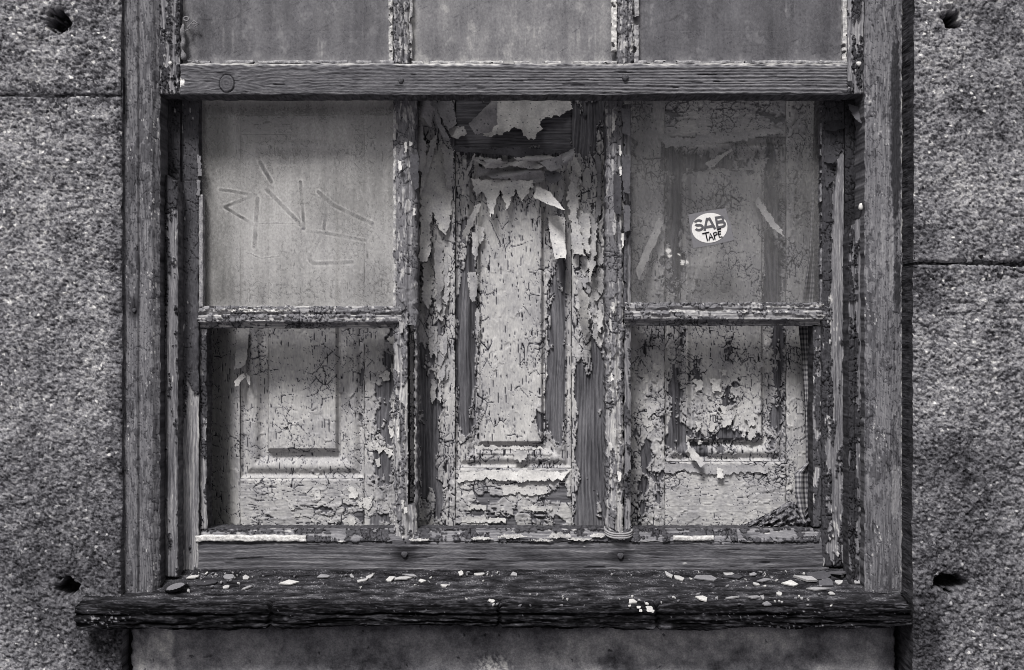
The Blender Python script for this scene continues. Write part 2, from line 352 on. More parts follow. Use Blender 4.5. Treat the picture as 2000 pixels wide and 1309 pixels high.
def plaster(U, V):
    h = 0.0018 * fbm(U / 60, V / 60, 4, 31) + 0.0006 * fbm(U / 7, V / 7, 3, 32)
    n = fbm(U / 110, V / 90, 4, 33)
    a = 0.19 * (1 + 0.55 * n + 0.5 * fbm(U / 22, V / 22, 5, 34, .75))
    p = ss(-6, 6, 344 - U + 14 * fbm(U / 30, V / 30, 3, 35)); a = a * (1 + 0.75 * p * (1 + .4 * fbm(U / 20, V / 20, 3, 39))); h = h + 0.0008 * p
    p = ss(-10, 10, U - 1028 + 16 * fbm(U / 30, V / 30, 3, 36)) * ss(-20, 20, 1650 - U) ; a = a * (1 + 0.35 * p * ss(-.2, .5, n + .3))
    s = worley(U / 60 + fbm(U / 90, V / 90, 2, 5), V / 60, 37); q = (s[0] < 0.05) & (s[2] > 0.6); a = np.where(q, a * 0.45, a); h = np.where(q, h - 0.001, h)
    q = blobs(U, V, [(965, 1300, 34, 20, 1)]) * ss(-.3, .3, fbm(U / 8, V / 8, 3, 38)); a = a + 0.3 * q
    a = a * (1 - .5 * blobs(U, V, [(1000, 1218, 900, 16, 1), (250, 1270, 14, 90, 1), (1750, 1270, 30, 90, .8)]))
    return h, a
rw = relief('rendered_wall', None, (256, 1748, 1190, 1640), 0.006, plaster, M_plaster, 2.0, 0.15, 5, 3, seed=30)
tag(rw, 'smooth stained cement wall panel directly under the blackened window sill', 'wall')
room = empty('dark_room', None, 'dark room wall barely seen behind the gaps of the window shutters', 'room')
def boxpts(u0, u1, v0, v1, y0, y1):
    P = [W(u0, v0, y0), W(u1, v0, y0), W(u1, v1, y0), W(u0, v1, y0)]
    Q = [(p[0], y1, p[2]) for p in P]; return np.array(P + Q)
BQ = np.array([[0, 3, 2, 1], [4, 5, 6, 7], [0, 1, 5, 4], [1, 2, 6, 5], [2, 3, 7, 6], [3, 0, 4, 7]])
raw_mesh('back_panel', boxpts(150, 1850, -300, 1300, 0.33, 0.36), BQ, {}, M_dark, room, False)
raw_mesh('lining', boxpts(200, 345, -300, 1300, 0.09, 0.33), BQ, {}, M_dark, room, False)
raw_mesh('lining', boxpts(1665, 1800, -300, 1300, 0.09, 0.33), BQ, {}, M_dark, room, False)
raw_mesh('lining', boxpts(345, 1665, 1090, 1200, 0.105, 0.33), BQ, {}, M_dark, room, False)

# ------------------------------------------------------------------ shutters (three leaves behind the sash)
YS = 0.135
WOOD, PNT = 0.135, 0.355
def leaf(name, label, outer, ring, field, railtop, blist, seed, cells, tiltL=0.0, tiltR=0.0, base_loss=0.0, extra=None, vseed=0, albs=(WOOD, PNT), y=YS, field_loss=0.0, rail_loss=0.0, top_bare=0.0):
    """outer (u0,u1), ring (u0,u1,v0,v1) of moulding, field (u0,u1,v0,v1) raised panel"""
    o = empty(name, None, label, 'shutter', 'panelled shutter leaves behind the sash')
    wood, pnt = albs; dash = {101: .3, 202: .75, 303: .15}[seed]
    def tl(U, V):
        return -tiltL * ss(ring[0] + 10, outer[0], U) - tiltR * ss(ring[1] - 10, outer[1], U)
    L = lambda b: (lambda U, V: b + blobs(U, V, blist))
    kw = dict(cu=cells[0], cv=cells[1], bs=(cells[0] * 1.9, cells[1] * 1.9), dash=dash, crackw={101: .055, 202: .07, 303: .075}[seed], lift={101: .0018, 202: .0028, 303: .0026}[seed]); kh = dict(cu=cells[0] * 1.6, cv=cells[1] * 0.6, dash=dash, dashaxis='h')
    fs = painted_wood('v', seed, wood, pnt, L(base_loss), base=tl, **kw)
    if seed == 101: relief('dark_gap_strip', o, (446, 768, 140, 223), y - .026, painted_wood('h', 140, .03, .04, const(.2)), M_hshut, 1.7, 0.012, 2, 1, seed=140)  # added strip painted dark, stands in for the shaded gap above the leaf
    relief('stile', o, (outer[0], ring[0], -90, 1052), y, fs, M_vshut, 1.7, 0.03, 2.5, .8, seed=seed)
    fs2 = painted_wood('v', seed + 3, wood, pnt, L(base_loss), base=tl, **kw)
    relief('stile', o, (ring[1], outer[1], -90, 1040 if name else 1040), y + .0005, fs2, M_vshut, 1.7, 0.03, 2.5, .8, seed=seed + 3)
    fr = painted_wood('h', seed + 5, wood, pnt, L(base_loss + rail_loss), bs=(80, 26), **kh)
    relief('rail', o, (ring[0] + .6, ring[1] - .6, ring[3], 1048), y + .0008, fr, M_hshut, 1.7, 0.03, 4, .8, seed=seed + 5)
    ft = painted_wood('h', seed + 7, wood, pnt, L(base_loss + top_bare), bs=(80, 30), **kh)
    relief('rail', o, (ring[0] + .6, ring[1] - .6, 60, ring[2]), y + .0008, ft, M_hshut, 1.7, 0.03, 4, .8, seed=seed + 7)
    relief('panel', o, (ring[0] + .6, ring[1] - .6, -90, 60), y + .008, painted_wood('v', seed + 8, wood, pnt, L(base_loss), **kw), M_vshut, 3.0, 0.02, 2, 0, seed=seed + 8)
    r0, r1, r2, r3 = ring; f0, f1_, f2_, f3_ = field
    def ringh(U, V):
        d = np.minimum(np.minimum(U - r0, r1 - U), np.minimum(V - r2, r3 - V))
        w_ = max(8.0, min(f0 - r0, r1 - f1_))
        x = np.clip(d / w_, 0, 1)
        return -0.004 - 0.006 * ss(0.0, 0.12, x) + 0.006 * np.sin(np.clip((x - .2) / .5, 0, 1) * np.pi) - 0.005 * ss(.6, .85, x)
    keep = lambda U, V: ~((U > f0 + 1) & (U < f1_ - 1) & (V > f2_ + 1) & (V < f3_ - 1))
    relief('moulding', o, (r0 + 1, r1 - 1, r2 + 1, r3 - 1), y + .001, painted_wood('v', seed + 9, wood, pnt, L(base_loss), base=ringh, **dict(kw, cu=cells[0] * .8)), M_vshut, 1.7, 0.02, 0, 0, keepfn=keep, seed=seed + 9)
    def fieldh(U, V):
        d = np.minimum(np.minimum(U - f0, f1_ - U), np.minimum(V - f2_, f3_ - V))
        return -0.013 + 0.011 * ss(-1, 6, d)
    relief('panel', o, (f0 - 3, f1_ + 3, f2_ - 3, f3_ + 3), y + .0022, painted_wood('v', seed + 11, wood, pnt * 1.06, L(base_loss * .5 + field_loss), base=fieldh, **dict(kw, bs=(60, 90), dash=dash * .7)), M_vshut, 1.7, 0.02, 0, 0, seed=seed + 11)
    return o
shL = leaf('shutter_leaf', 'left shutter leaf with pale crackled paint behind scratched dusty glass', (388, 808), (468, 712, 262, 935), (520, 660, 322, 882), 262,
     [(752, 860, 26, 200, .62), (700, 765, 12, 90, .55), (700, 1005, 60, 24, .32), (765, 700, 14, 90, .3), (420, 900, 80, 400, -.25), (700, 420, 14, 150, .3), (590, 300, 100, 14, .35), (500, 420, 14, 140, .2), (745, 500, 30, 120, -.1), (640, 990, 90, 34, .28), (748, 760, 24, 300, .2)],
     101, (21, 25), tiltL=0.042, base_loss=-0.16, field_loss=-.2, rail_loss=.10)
shC = leaf('shutter_leaf', 'middle shutter leaf with torn curling paint and bare wood strips, unglazed light in front', (811, 1189), (889, 1117, 296, 915), (934, 1062, 338, 868), 296,
     [(842, 850, 26, 110, .75), (872, 700, 16, 480, -.22), (840, 400, 40, 120, -.5), (840, 640, 36, 130, .24), (845, 975, 30, 40, .2), (835, 700, 26, 60, .25),
      (912, 650, 24, 215, .9), (1000, 560, 66, 330, -.75), (1052, 815, 14, 50, .8), (990, 700, 30, 60, .1), (925, 880, 30, 40, -.1),
      (1088, 690, 24, 210, .85), (1113, 620, 7, 300, -.9), (1162, 850, 38, 205, .95), (1160, 260, 40, 90, .5), (1128, 400, 16, 60, -.3), (1145, 500, 18, 50, .5), (1165, 600, 20, 45, -.3),
      (1000, 1000, 150, 45, .42), (1000, 928, 120, 16, -.55), (1000, 250, 125, 60, 1.5)],
     202, (17, 48), base_loss=0.12)
shR = leaf('shutter_leaf', 'right shutter leaf with scaly crackled paint behind the round sticker', (1192, 1612), (1298, 1536, 268, 902), (1345, 1492, 330, 862), 268,
     [(1262, 960, 34, 90, .5), (1262, 760, 34, 160, .12), (1318, 780, 18, 110, .6), (1422, 690, 18, 26, .7), (1432, 770, 22, 34, .55), (1352, 850, 30, 40, .45), (1520, 700, 14, 190, .55),
      (1500, 830, 30, 40, .3), (1420, 850, 60, 14, .6), (1380, 880, 70, 16, .3), (1400, 660, 34, 70, -.3), (1475, 740, 16, 90, -.3), (1362, 740, 14, 80, .3), (1420, 980, 130, 60, -.35), (1525, 930, 30, 30, .3), (1575, 700, 35, 400, -.3), (1420, 450, 90, 130, -.1),
      (1510, 560, 14, 60, .8), (1390, 318, 100, 22, .7), (1270, 240, 40, 200, .1), (1320, 430, 20, 160, .75), (1512, 430, 20, 170, .7), (1400, 420, 30, 40, .5), (1560, 380, 20, 200, .25)],
     303, (14, 26), tiltR=0.010, base_loss=0.04, albs=(.12, .355))

# big loose flakes on the middle leaf
def lin(u0, v0, du, dv, k, p=2.0, base=0.001):
    """lift growing with distance along direction (du,dv) from (u0,v0): k metres at 100 px"""
    n = math.hypot(du, dv)
    return lambda U, V: base + k * (np.clip(((U - u0) * du + (V - v0) * dv) / n, 0, 400) / 100.0) ** p
def roll(u0, v0, du, dv, r, k):
    n = math.hypot(du, dv)
    return lambda U, V: k * np.sqrt(np.clip(1 - (np.clip(np.abs((U - u0) * du + (V - v0) * dv) / n / r, 0, 1)) ** 2, 0, 1)) + 0.004
fl = lambda *a, **k: sheet('paint_flake', shC, a[0], YS, (lambda U, V: a[1](U, V) * (1.7 if k.get('seed', 999) < 430 else 1.2)), M_flake, **k)
fl([(958, 170), (1120, 170), (1116, 212), (1104, 226), (1080, 232), (1062, 231), (1056, 242), (1058, 254), (1050, 262), (1047, 281), (1030, 278), (1010, 255), (992, 262), (960, 274), (940, 270), (968, 200)],
   lambda U, V: 0.002 + 0.016 * (np.clip((V - 180) / 100, 0, 1)) ** 2 + .005 * np.exp(-((U - 1012) / 14.) ** 2), alb=.52, seed=401, rag=5)
fl([(916, 252), (968, 202), (974, 214), (972, 250), (956, 268), (930, 272)], roll(945, 238, 0.72, 0.72, 34, 0.024), alb=.36, seed=402, rag=2)
fl([(868, 246), (908, 248), (914, 266), (894, 276), (880, 268)], lin(868, 246, 1, 1, .05), alb=.42, seed=403)
fl([(800, 172), (850, 172), (824, 210), (806, 220)], lin(850, 172, -1, 1, .02), alb=.34, seed=404)
fl([(832, 200), (846, 196), (872, 262), (884, 282), (866, 274), (850, 240)], lin(832, 200, -1, .3, .02, base=.012), alb=.3, seed=405)
fl([(856, 262), (850, 300), (826, 380), (820, 400), (824, 350), (842, 276)], lin(856, 262, -1, 0, .06, base=.006), alb=.42, seed=406)
fl([(884, 290), (1112, 296), (1118, 303), (1060, 303), (1030, 318), (980, 308), (930, 302), (890, 300)], lambda U, V: .012 + .006 * np.sin(U / 22.), alb=.14, seed=407, rag=3)
fl([(926, 300), (930, 304), (914, 350), (906, 388), (902, 386), (910, 340)], lin(930, 304, -1, 0, .2, base=.006), alb=.45, seed=408, rag=2)
fl([(920, 310), (960, 322), (1000, 320), (1048, 318), (1062, 332), (1052, 336), (1000, 330), (950, 334)], lambda U, V: .013 + .004 * np.sin(U / 9. + V / 7.), alb=.42, seed=409, rag=3)
fl([(1052, 322), (1120, 301), (1096, 334), (1074, 342)], lin(1052, 322, .6, -1, .05, base=.018), alb=.33, seed=410, rag=2)
fl([(1062, 336), (1092, 338), (1098, 356), (1078, 364), (1064, 352)], lin(1062, 336, 1, 1, .03, base=.010), alb=.17, seed=411)
fl([(1040, 388), (1048, 366), (1072, 376), (1103, 421), (1070, 404)], lin(1050, 368, .3, 1, .06, base=.010), alb=.48, seed=412, rag=2)
fl([(1068, 420), (1104, 424), (1104, 508), (1082, 508), (1074, 470)], lin(1068, 420, .2, 1, .02, base=.004), alb=.45, seed=413, rag=2)
fl([(944, 396), (934, 420), (916, 470), (906, 482), (908, 460), (928, 402)], lin(944, 396, -1, .3, .15, base=.006), alb=.45, seed=414, rag=3)
fl([(930, 330), (1060, 334), (1066, 350), (1052, 360), (1010, 356), (960, 350), (930, 346)], lambda U, V: .005 + .004 * np.sin(V / 5. + U / 30.), alb=.34, seed=415, rag=5)
fl([(920, 350), (1045, 354), (1020, 400), (1008, 372), (990, 415), (978, 372), (960, 430), (945, 378), (930, 386)], lin(960, 350, 0, 1, .02, base=.003), alb=.48, seed=416, rag=5)
fl([(822, 300), (880, 296), (884, 420), (874, 460), (858, 450), (845, 415), (840, 512), (822, 512)], lin(880, 300, -1, .6, .007, base=.0015), alb=.45, seed=417, rag=5)
fl([(1120, 300), (1136, 330), (1126, 420), (1142, 500), (1118, 500), (1108, 380)], lin(1110, 300, 1, .2, .03, base=.002), alb=.46, seed=418, rag=5)
fl([(1162, 296), (1176, 320), (1172, 420), (1160, 440), (1166, 350)], lin(1162, 290, -1, .2, .05, base=.003), alb=.3, seed=419, rag=3)
fl([(1124, 408), (1152, 420), (1150, 500), (1132, 486)], lin(1124, 408, 1, .3, .04, base=.002), alb=.44, seed=420, rag=5)
rnd = random.Random(5)
for k, (poly, l_, al_) in enumerate([
  ([(816, 202), (838, 198), (852, 226), (846, 262), (830, 240)], roll(836, 225, 1, .3, 22, .03), .34),
  ([(812, 236), (826, 244), (838, 300), (830, 352), (818, 330)], roll(826, 280, 1, .1, 16, .018), .40),
  ([(846, 200), (884, 198), (892, 240), (880, 262), (862, 236)], lin(884, 198, -1, .6, .06, base=.003), .30),
  ([(866, 286), (888, 296), (886, 360), (876, 380), (868, 340)], lin(888, 300, -1, 0, .25, base=.003), .42),
  ([(1118, 330), (1130, 350), (1128, 420), (1118, 400)], lin(1116, 340, 1, 0, .3, base=.003), .40),
  ([(1092, 306), (1122, 300), (1112, 322), (1100, 345)], roll(1106, 318, .6, .8, 18, .028), .30),
  ([(1000, 312), (1060, 306), (1100, 318), (1066, 322), (1010, 322)], roll(1050, 315, 0, 1, 9, .014), .44),
  ([(935, 306), (1000, 322), (996, 330), (960, 326), (936, 316)], roll(965, 318, .2, 1, 9, .014), .40),
  ([(826, 520), (842, 500), (848, 560), (838, 610), (828, 580)], lin(846, 520, -1, .2, .16, base=.002), .44),
  ([(850, 470), (866, 480), (868, 560), (858, 600), (850, 540)], lin(866, 480, -1, .2, .16, base=.002), .42),
  ([(1150, 420), (1166, 430), (1160, 520), (1148, 560), (1146, 480)], lin(1150, 430, 1, .2, .2, base=.002), .42),
  ([(1130, 560), (1150, 580), (1148, 650), (1134, 660), (1128, 610)], lin(1150, 560, -1, .3, .16, base=.002), .46),
  ]):
    fl(poly, l_, alb=al_, seed=380 + k, rag=5)
for k in range(44):                                  # long vertical strips and small scales half off the stiles
    u = rnd.choice([rnd.uniform(826, 872), rnd.uniform(826, 872), rnd.uniform(1122, 1168), rnd.uniform(905, 930)]); v = rnd.uniform(500, 745) if u < 900 else rnd.uniform(430, 640)
    w_ = rnd.uniform(8, 17); h_ = rnd.uniform(28, 75)
    fl([(u, v), (u + w_, v + 3), (u + w_ * 1.05, v + h_ * .7), (u + w_ * .6, v + h_), (u + 1, v + h_ * .8)], lin(u + (w_ if k % 2 else 0), v, (-1 if k % 2 else 1) * rnd.uniform(1, 3), 1, .06, base=.0018), alb=rnd.uniform(.33, .44), seed=430 + k, rag=4)
for k, (u, v, w_, h_) in enumerate([(892, 918, 220, 22), (980, 948, 90, 20), (912, 985, 40, 12), (1000, 880, 30, 22), (925, 870, 150, 9), (900, 1010, 90, 12), (1010, 988, 70, 10)]):
    fl([(u, v), (u + w_, v + 1), (u + w_ * .97, v + h_ * .8), (u + w_ * .6, v + h_), (u + w_ * .25, v + h_ * .8), (u + 4, v + h_)], lin(u, v, .1, 1, .03, base=.0016), alb=rnd.uniform(.45, .54), seed=470 + k, rag=5)
# flakes on the right leaf and the left leaf
fr_ = lambda *a, **k: sheet('paint_flake', shR, a[0], YS, a[1], M_flake, **k)
fr_([(1374, 320), (1428, 290), (1430, 296), (1398, 322), (1382, 336)], lin(1430, 290, -1, 1, .03, base=.006), alb=.5, seed=501)
fr_([(1236, 530), (1284, 424), (1293, 436), (1284, 468), (1242, 552)], lin(1290, 430, -1, .4, .04, base=.012), alb=.5, seed=502)
fr_([(1470, 392), (1480, 386), (1518, 450), (1524, 470), (1500, 446)], lin(1470, 388, .8, 1, .03, base=.008), alb=.5, seed=503)
fr_([(1282, 262), (1340, 272), (1440, 256), (1520, 252), (1525, 262), (1440, 278), (1350, 288), (1300, 290)], lambda U, V: .008 + .004 * np.sin(U / 30.), alb=.4, seed=504, rag=6)
fr_([(1338, 878), (1350, 872), (1376, 904), (1366, 912)], lin(1340, 874, .8, 1, .06, base=.008), alb=.42, seed=505)
fr_([(1290, 905), (1502, 908), (1500, 925), (1470, 922), (1400, 928), (1340, 920), (1300, 926)], lin(1400, 905, 0, 1, .05, base=.002), alb=.36, seed=506, rag=5)
fr_([(1398, 912), (1410, 914), (1412, 932), (1398, 934)], lin(1400, 912, 0, 1, .1, base=.006), alb=.5, seed=507, rag=2)
for k in range(30):
    u = rnd.choice([rnd.uniform(1240, 1280), rnd.uniform(1345, 1480), rnd.uniform(1345, 1480)]); v = rnd.uniform(700, 860)
    s = rnd.uniform(10, 26)
    fr_([(u, v), (u + s, v + 2), (u + s * .9, v + s * .9), (u + s * .3, v + s * 1.2)], lin(u, v, rnd.uniform(-.5, .5), 1, .03, base=.0014), alb=rnd.uniform(.42, .5), seed=520 + k, rag=6)
fl_ = lambda *a, **k: sheet('paint_flake', shL, a[0], YS, a[1], M_flake, **k)
fl_([(462, 640), (488, 640), (484, 712), (462, 724)], lin(462, 640, 0, 1, .02, base=.003), alb=.44, seed=601)
fl_([(460, 744), (478, 726), (482, 736), (466, 756)], lin(480, 726, -1, 1, .1, base=.006), alb=.5, seed=602)
fl_([(480, 726), (490, 736), (492, 752), (486, 750)], lin(480, 726, 1, 1, .1, base=.004), alb=.5, seed=603, rag=1)
for k in range(26):
    u = rnd.choice([rnd.uniform(728, 765), rnd.uniform(560, 715)]); v = rnd.uniform(650, 900) if u > 720 else rnd.uniform(950, 1015)
    s = rnd.uniform(9, 24)
    fl_([(u, v), (u + s, v + 2), (u + s * .9, v + s * .9), (u + s * .3, v + s * 1.1)], lin(u, v, rnd.uniform(-.5, .5), 1, .03, base=.0014), alb=rnd.uniform(.45, .55), seed=620 + k, rag=5)

# ------------------------------------------------------------------ lower sash
YLS = 0.060
low = empty('lower_sash', None, 'weathered lower window sash with two dusty panes left and three empty lights', 'window sash', 'sliding sashes of the window')
def sashpaint(axis, seed, loss, wood=.16, pnt=.075, hl=.5, per=6., hla=.46, base=None, mod=None, cu=15, cv=22, **kw):
    """dark cracked paint over grey wood, with crumbs of white undercoat"""
    wood = wood * 1.3; pnt = pnt * 1.45
    kw.setdefault('bs', (13, 95) if axis == 'v' else (95, 13)); kw.setdefault('fine', .1); kw.setdefault('cellj', .3)
    f = painted_wood(axis, seed, wood, pnt, loss, per=per, base=base, cu=cu, cv=cv, crackw=.075, lift=.0016, **kw)
    def fn(U, V):
        h, a = f(U, V)
        a_, b_ = (U, V) if axis == 'v' else (V, U)
        n = fbm(a_ / 5, b_ / 26, 3, seed + 81) + .6 * fbm(a_ / 30, b_ / 140, 2, seed + 82)
        w_ = ss(hl, hl + .2, n) * .9; a = lerp(a, hla, w_); h = h + .0007 * w_
        if mod is not None: h, a = mod(U, V, h, a)
        return h, a
    return fn
def groove(pos, wd, dep):                       # vertical grooves
    return lambda U, V: sum(-dep * np.exp(-((U - p) / wd) ** 2) for p in pos)
lossLS = lambda U, V: .0 + blobs(U, V, [(372, 940, 40, 200, 1.2), (372, 600, 25, 200, -.2), (372, 300, 25, 100, -.5)])
relief('stile', low, (349, 388, 160, 1118), YLS, sashpaint('v', 701, lossLS, wood=.2, hl=.72), M_vwood, 1.8, 0.045, 3, 1.2, seed=701)
relief('glazing_rebate', low, (388.6, 404, 642, 1034), YLS + .010, sashpaint('v', 702, const(.45), wood=.2, hl=.6), M_vwood, 1.8, 0.03, 2, 1, seed=702)
lossRS = lambda U, V: blobs(U, V, [(1640, 420, 18, 200, .85), (1640, 800, 28, 420, .72), (1620, 250, 30, 60, -.8), (1616, 400, 10, 150, -.5)])
relief('stile', low, (1606, 1657, 160, 1106), YLS, sashpaint('v', 703, lossRS, wood=.165, pnt=.06, hl=.62), M_vwood, 1.8, 0.045, 3, 1.4, seed=703)
relief('glazing_rebate', low, (1588, 1605.4, 636, 1030), YLS + .010, sashpaint('v', 704, const(.35), wood=.2, hl=.55), M_vwood, 1.8, 0.03, 2, 1, seed=704)
# bottom rail
def brmod(U, V, h, a):
    st = .5 + .9 * fbm(U / 130, V / 2.3, 3, 707)
    sp_ = ss(.5, .62, fbm(U / 110, V / 3.4, 3, 708)); a = a * (1 - .6 * sp_); h = h - .001 * sp_
    a = a * (1 + .35 * fbm(U / 90, V / 30, 4, 709)); a = a * (.80 + .4 * st); h = h + .0002 * st
    for (u, v) in ((790, 1083), (1212, 1086)):
        r = np.hypot((U - u) / 1.5, V - v); a = a * (1 - .6 * ss(24, 5, r))
    return h, a
relief('bottom_rail', low, (381, 1619, 1059, 1121), YLS + .001, sashpaint('h', 706, const(1.2), wood=.105, hl=.95, per=11, mod=brmod), M_hwood, 1.8, 0.045, 2.5, .8, seed=706)
def ledge(U, V): return -.012 * ss(1058, 1036, V) 
relief('glazing_ledge', low, (383, 1606, 1035, 1058.5), YLS + .001, sashpaint('h', 708, const(.5), wood=.15, hl=.62, per=5, base=ledge), M_hwood, 1.8, 0.03, 1.5, .8, seed=708)
# vertical glazing bars
def barprof(u0, u1):
    c = (u0 + u1) / 2; w_ = (u1 - u0) / 2
    return lambda U, V: -.008 * np.abs((U - c) / w_) ** 3 - .003 * np.exp(-((U - c - w_ * .35) / 3) ** 2) - .002 * np.exp(-((U - c + w_ * .5) / 2.5) ** 2)
lossB1 = lambda U, V: .36 + blobs(U, V, [(792, 380, 30, 200, -.45), (800, 900, 30, 200, .25)])
def tilt_bar(u0, u1, sh):                        # bar leans slightly between top and bottom
    return None
relief('glazing_bar', low, (768, 814, 172, 1056), YLS + .003, sashpaint('v', 711, lossB1, wood=.24, pnt=.14, hl=.42, hla=.38, base=barprof(768, 814), cu=18, cv=28), M_vwood, 1.7, 0.04, 2, 2.4, seed=711,
       keepfn=lambda U, V: ~((U > 797 + 2 * gn(V / 9, V / 30, 4)) & (U < 808 + 3 * gn(V / 7, V / 30, 5)) & (V > 636) & (V < 985)))
lossB2 = lambda U, V: .42 + blobs(U, V, [(1205, 420, 30, 230, -.3), (1200, 850, 30, 200, .15)])
relief('glazing_bar', low, (1184, 1219, 172, 1058), YLS + .003, sashpaint('v', 712, lossB2, wood=.24, pnt=.14, hl=.32, hla=.40, base=barprof(1184, 1219), cu=18, cv=24), M_vwood, 1.7, 0.04, 2, 2.4, seed=712)
relief('glazing_rebate', low, (1219.5, 1232, 204, 1046), YLS + .012, sashpaint('v', 713, const(.6), wood=.17, hl=.8), M_vwood, 1.8, 0.03, 2, 1, seed=713)
def crossh(v0, v1, m):                              # sloping putty bed over a moulded bar
    return lambda U, V: .002 * ss(v0, v0 + 16, V) - .010 * ss(v1 - m, v1 - m + 3, V) - .003 * np.exp(-((V - v0 - 15) / 2.5) ** 2)
def whitecrumbs(u0, u1, v0, v1, seed, am=.5, thr=.22):
    def f(U, V, h, a):
        n = fbm(U / 9, V / 5, 3, seed) + .5 * fbm(U / 60, V / 20, 2, seed + 1) + 1.5 * (blobs(U, V, [((u0 + u1) / 2, (v0 + v1) / 2, (u1 - u0) / 2, (v1 - v0) / 2, 1)]) - .8)
        w_ = ss(thr, thr + .1, n); return h + .0009 * w_, lerp(a, am, w_)
    return f
relief('cross_bar', low, (386, 786, 598, 641), YLS + .002, sashpaint('h', 715, const(.46), wood=.24, pnt=.15, hl=.5, base=crossh(598, 641, 12), mod=whitecrumbs(386, 600, 601, 612, 90)), M_hwood, 1.7, 0.035, 2, 1.6, seed=715)
relief('cross_bar', low, (1220, 1626, 591, 636), YLS + .002, sashpaint('h', 716, const(.46), wood=.22, pnt=.135, hl=.55, base=crossh(591, 636, 12), mod=whitecrumbs(1225, 1600, 603, 614, 95, .40, .4)), M_hwood, 1.7, 0.035, 2, 1.6, seed=716)
# putty strips
relief('putty', low, (381, 598, 1046, 1058), YLS - .0035, lambda U, V: (.0008 * fbm(U / 7, V / 5, 3, 41), .48 * (1 + .3 * fbm(U / 12, V / 6, 3, 42))), M_putty, 1.5, .006, 2, 1.1, seed=41)
relief('putty', low, (1315, 1395, 1047, 1056), YLS - .003, lambda U, V: (.0008 * fbm(U / 7, V / 5, 3, 43), .46 * (1 + .3 * fbm(U / 12, V / 6, 3, 44))), M_putty, 1.5, .006, 2, 1.1, seed=43)
for i, (u, v, a, b) in enumerate([(1000, 1047, 28, 5), (1092, 1046, 24, 5), (940, 1052, 22, 3), (1130, 1053, 30, 3), (1060, 1055, 30, 2.5), (820, 1054, 20, 3), (1168, 1045, 16, 6)]):
    th = np.linspace(0, 2 * np.pi, 14, endpoint=False)
    sheet('putty', low, [(u + a * math.cos(t_) * (1 + .2 * math.sin(3 * t_ + i)), v + b * math.sin(t_)) for t_ in th], YLS - .002, lambda U, V: .0015 * np.ones(U.shape), M_putty, alb=.55, rag=3, t=.002, seed=740 + i)
relief('putty', low, (388, 396, 380, 600), YLS - .001, lambda U, V: (.0006 * fbm(U / 5, V / 9, 3, 45), .28 * (1 + .4 * fbm(U / 4, V / 12, 3, 46))), M_putty, 1.5, .012, 2, 1, seed=45)

# panes (glass with dust; 'dust' = share of the surface covered)
def pane(name, parent, rect, y, dustfn, pitch=2.0):
    u0, u1, v0, v1 = rect
    U, V = np.meshgrid(gl(u0, u1, pitch), gl(v0, v1, pitch))
    du, al = dustfn(U, V); k = S * (1 + y / D)
    P = np.stack([(U - CX) * k, np.full(U.shape, y), (CY - V) * k], -1)
    return gridmesh(name, P, {'alb': np.clip(al, 0, .8), 'dust': np.clip(du, 0, .97)}, M_glass, parent, None, .003, sheet=True)
def seg(U, V, x0, y0, x1, y1):
    dx, dy = x1 - x0, y1 - y0; t_ = np.clip(((U - x0) * dx + (V - y0) * dy) / (dx * dx + dy * dy), 0, 1)
    return np.hypot(U - x0 - t_ * dx, V - y0 - t_ * dy)
def strokes(U, V, L, seed):
    """finger and scratch marks: wiped core with a heaped rim"""
    core = np.zeros(U.shape); rim = np.zeros(U.shape)
    for pts, w_, s in L:
        d = np.full(U.shape, 99.)
        for a, b in zip(pts[:-1], pts[1:]): d = np.minimum(d, seg(U, V, a[0], a[1], b[0], b[1]))
        d = d + .8 * gn(U / 6, V / 6, seed)
        core = np.maximum(core, s * ss(w_, w_ * .5, d)); rim = np.maximum(rim, s * np.exp(-((d - w_ * 1.15) / 1.3) ** 2))
    return core, rim
GR = [([(430, 370), (500, 381), (438, 404), (492, 437)], 5, .8), ([(503, 388), (500, 430), (497, 482)], 6.5, .9), ([(508, 317), (530, 356)], 6, .9), ([(520, 370), (560, 410), (588, 440)], 6, .8),
      ([(587, 355), (590, 400), (594, 446)], 5, .9), ([(492, 437), (540, 436), (588, 437)], 2, .8), ([(622, 375), (650, 400), (690, 420), (726, 436)], 6, .7), ([(640, 380), (636, 420), (632, 450)], 5, .5),
      ([(600, 452), (640, 456), (715, 470)], 5, .7), ([(626, 462), (604, 505), (612, 515), (688, 512)], 6, .7), ([(480, 492), (510, 505), (550, 500)], 2, .8)]
def dustL(U, V):
    n = fbm(U / 90, V / 160, 4, 51); f = fbm(U / 6, V / 8, 3, 52); st = fbm(U / 16, V / 240, 3, 53)
    du = .21 + .10 * n + .04 * f + .07 * st
    ed = np.minimum(np.minimum(U - 386, 770 - U), np.minimum(V - 205, 600 - V)); du = du + .14 * np.exp(-ed / 10.) + .12 * blobs(U, V, [(580, 430, 150, 150, 1)]) 
    al = .78 * (1 + .12 * n + .12 * f)
    c, r = strokes(U, V, [(p_, w_ * .75, s_) for p_, w_, s_ in GR], 54); pr_ = np.clip(.7 + .9 * gn(U / 24, V / 24, 155), .25, 1.3); du = du * (1 - .65 * c * pr_) + .15 * r * pr_ * (1 + .6 * f); al = al * (1 + .2 * r)
    q = blobs(U, V, [(592, 447, 5, 4, 1), (727, 437, 5, 5, .8), (715, 470, 10, 5, .5)]); al = al * (1 - .8 * q); du = du + .3 * q
    b = ss(12, -12, V - 275 + (U - 600) * -.08 + 12 * fbm(U / 30, V / 30, 3, 55)) * ss(560, 600, U) * ss(690, 670, U) * ss(225, 245, V); du = du + .12 * b
    return du, al
pane('glass_pane', low, (384, 772, 196, 602), YLS + .018, dustL, 1.8)
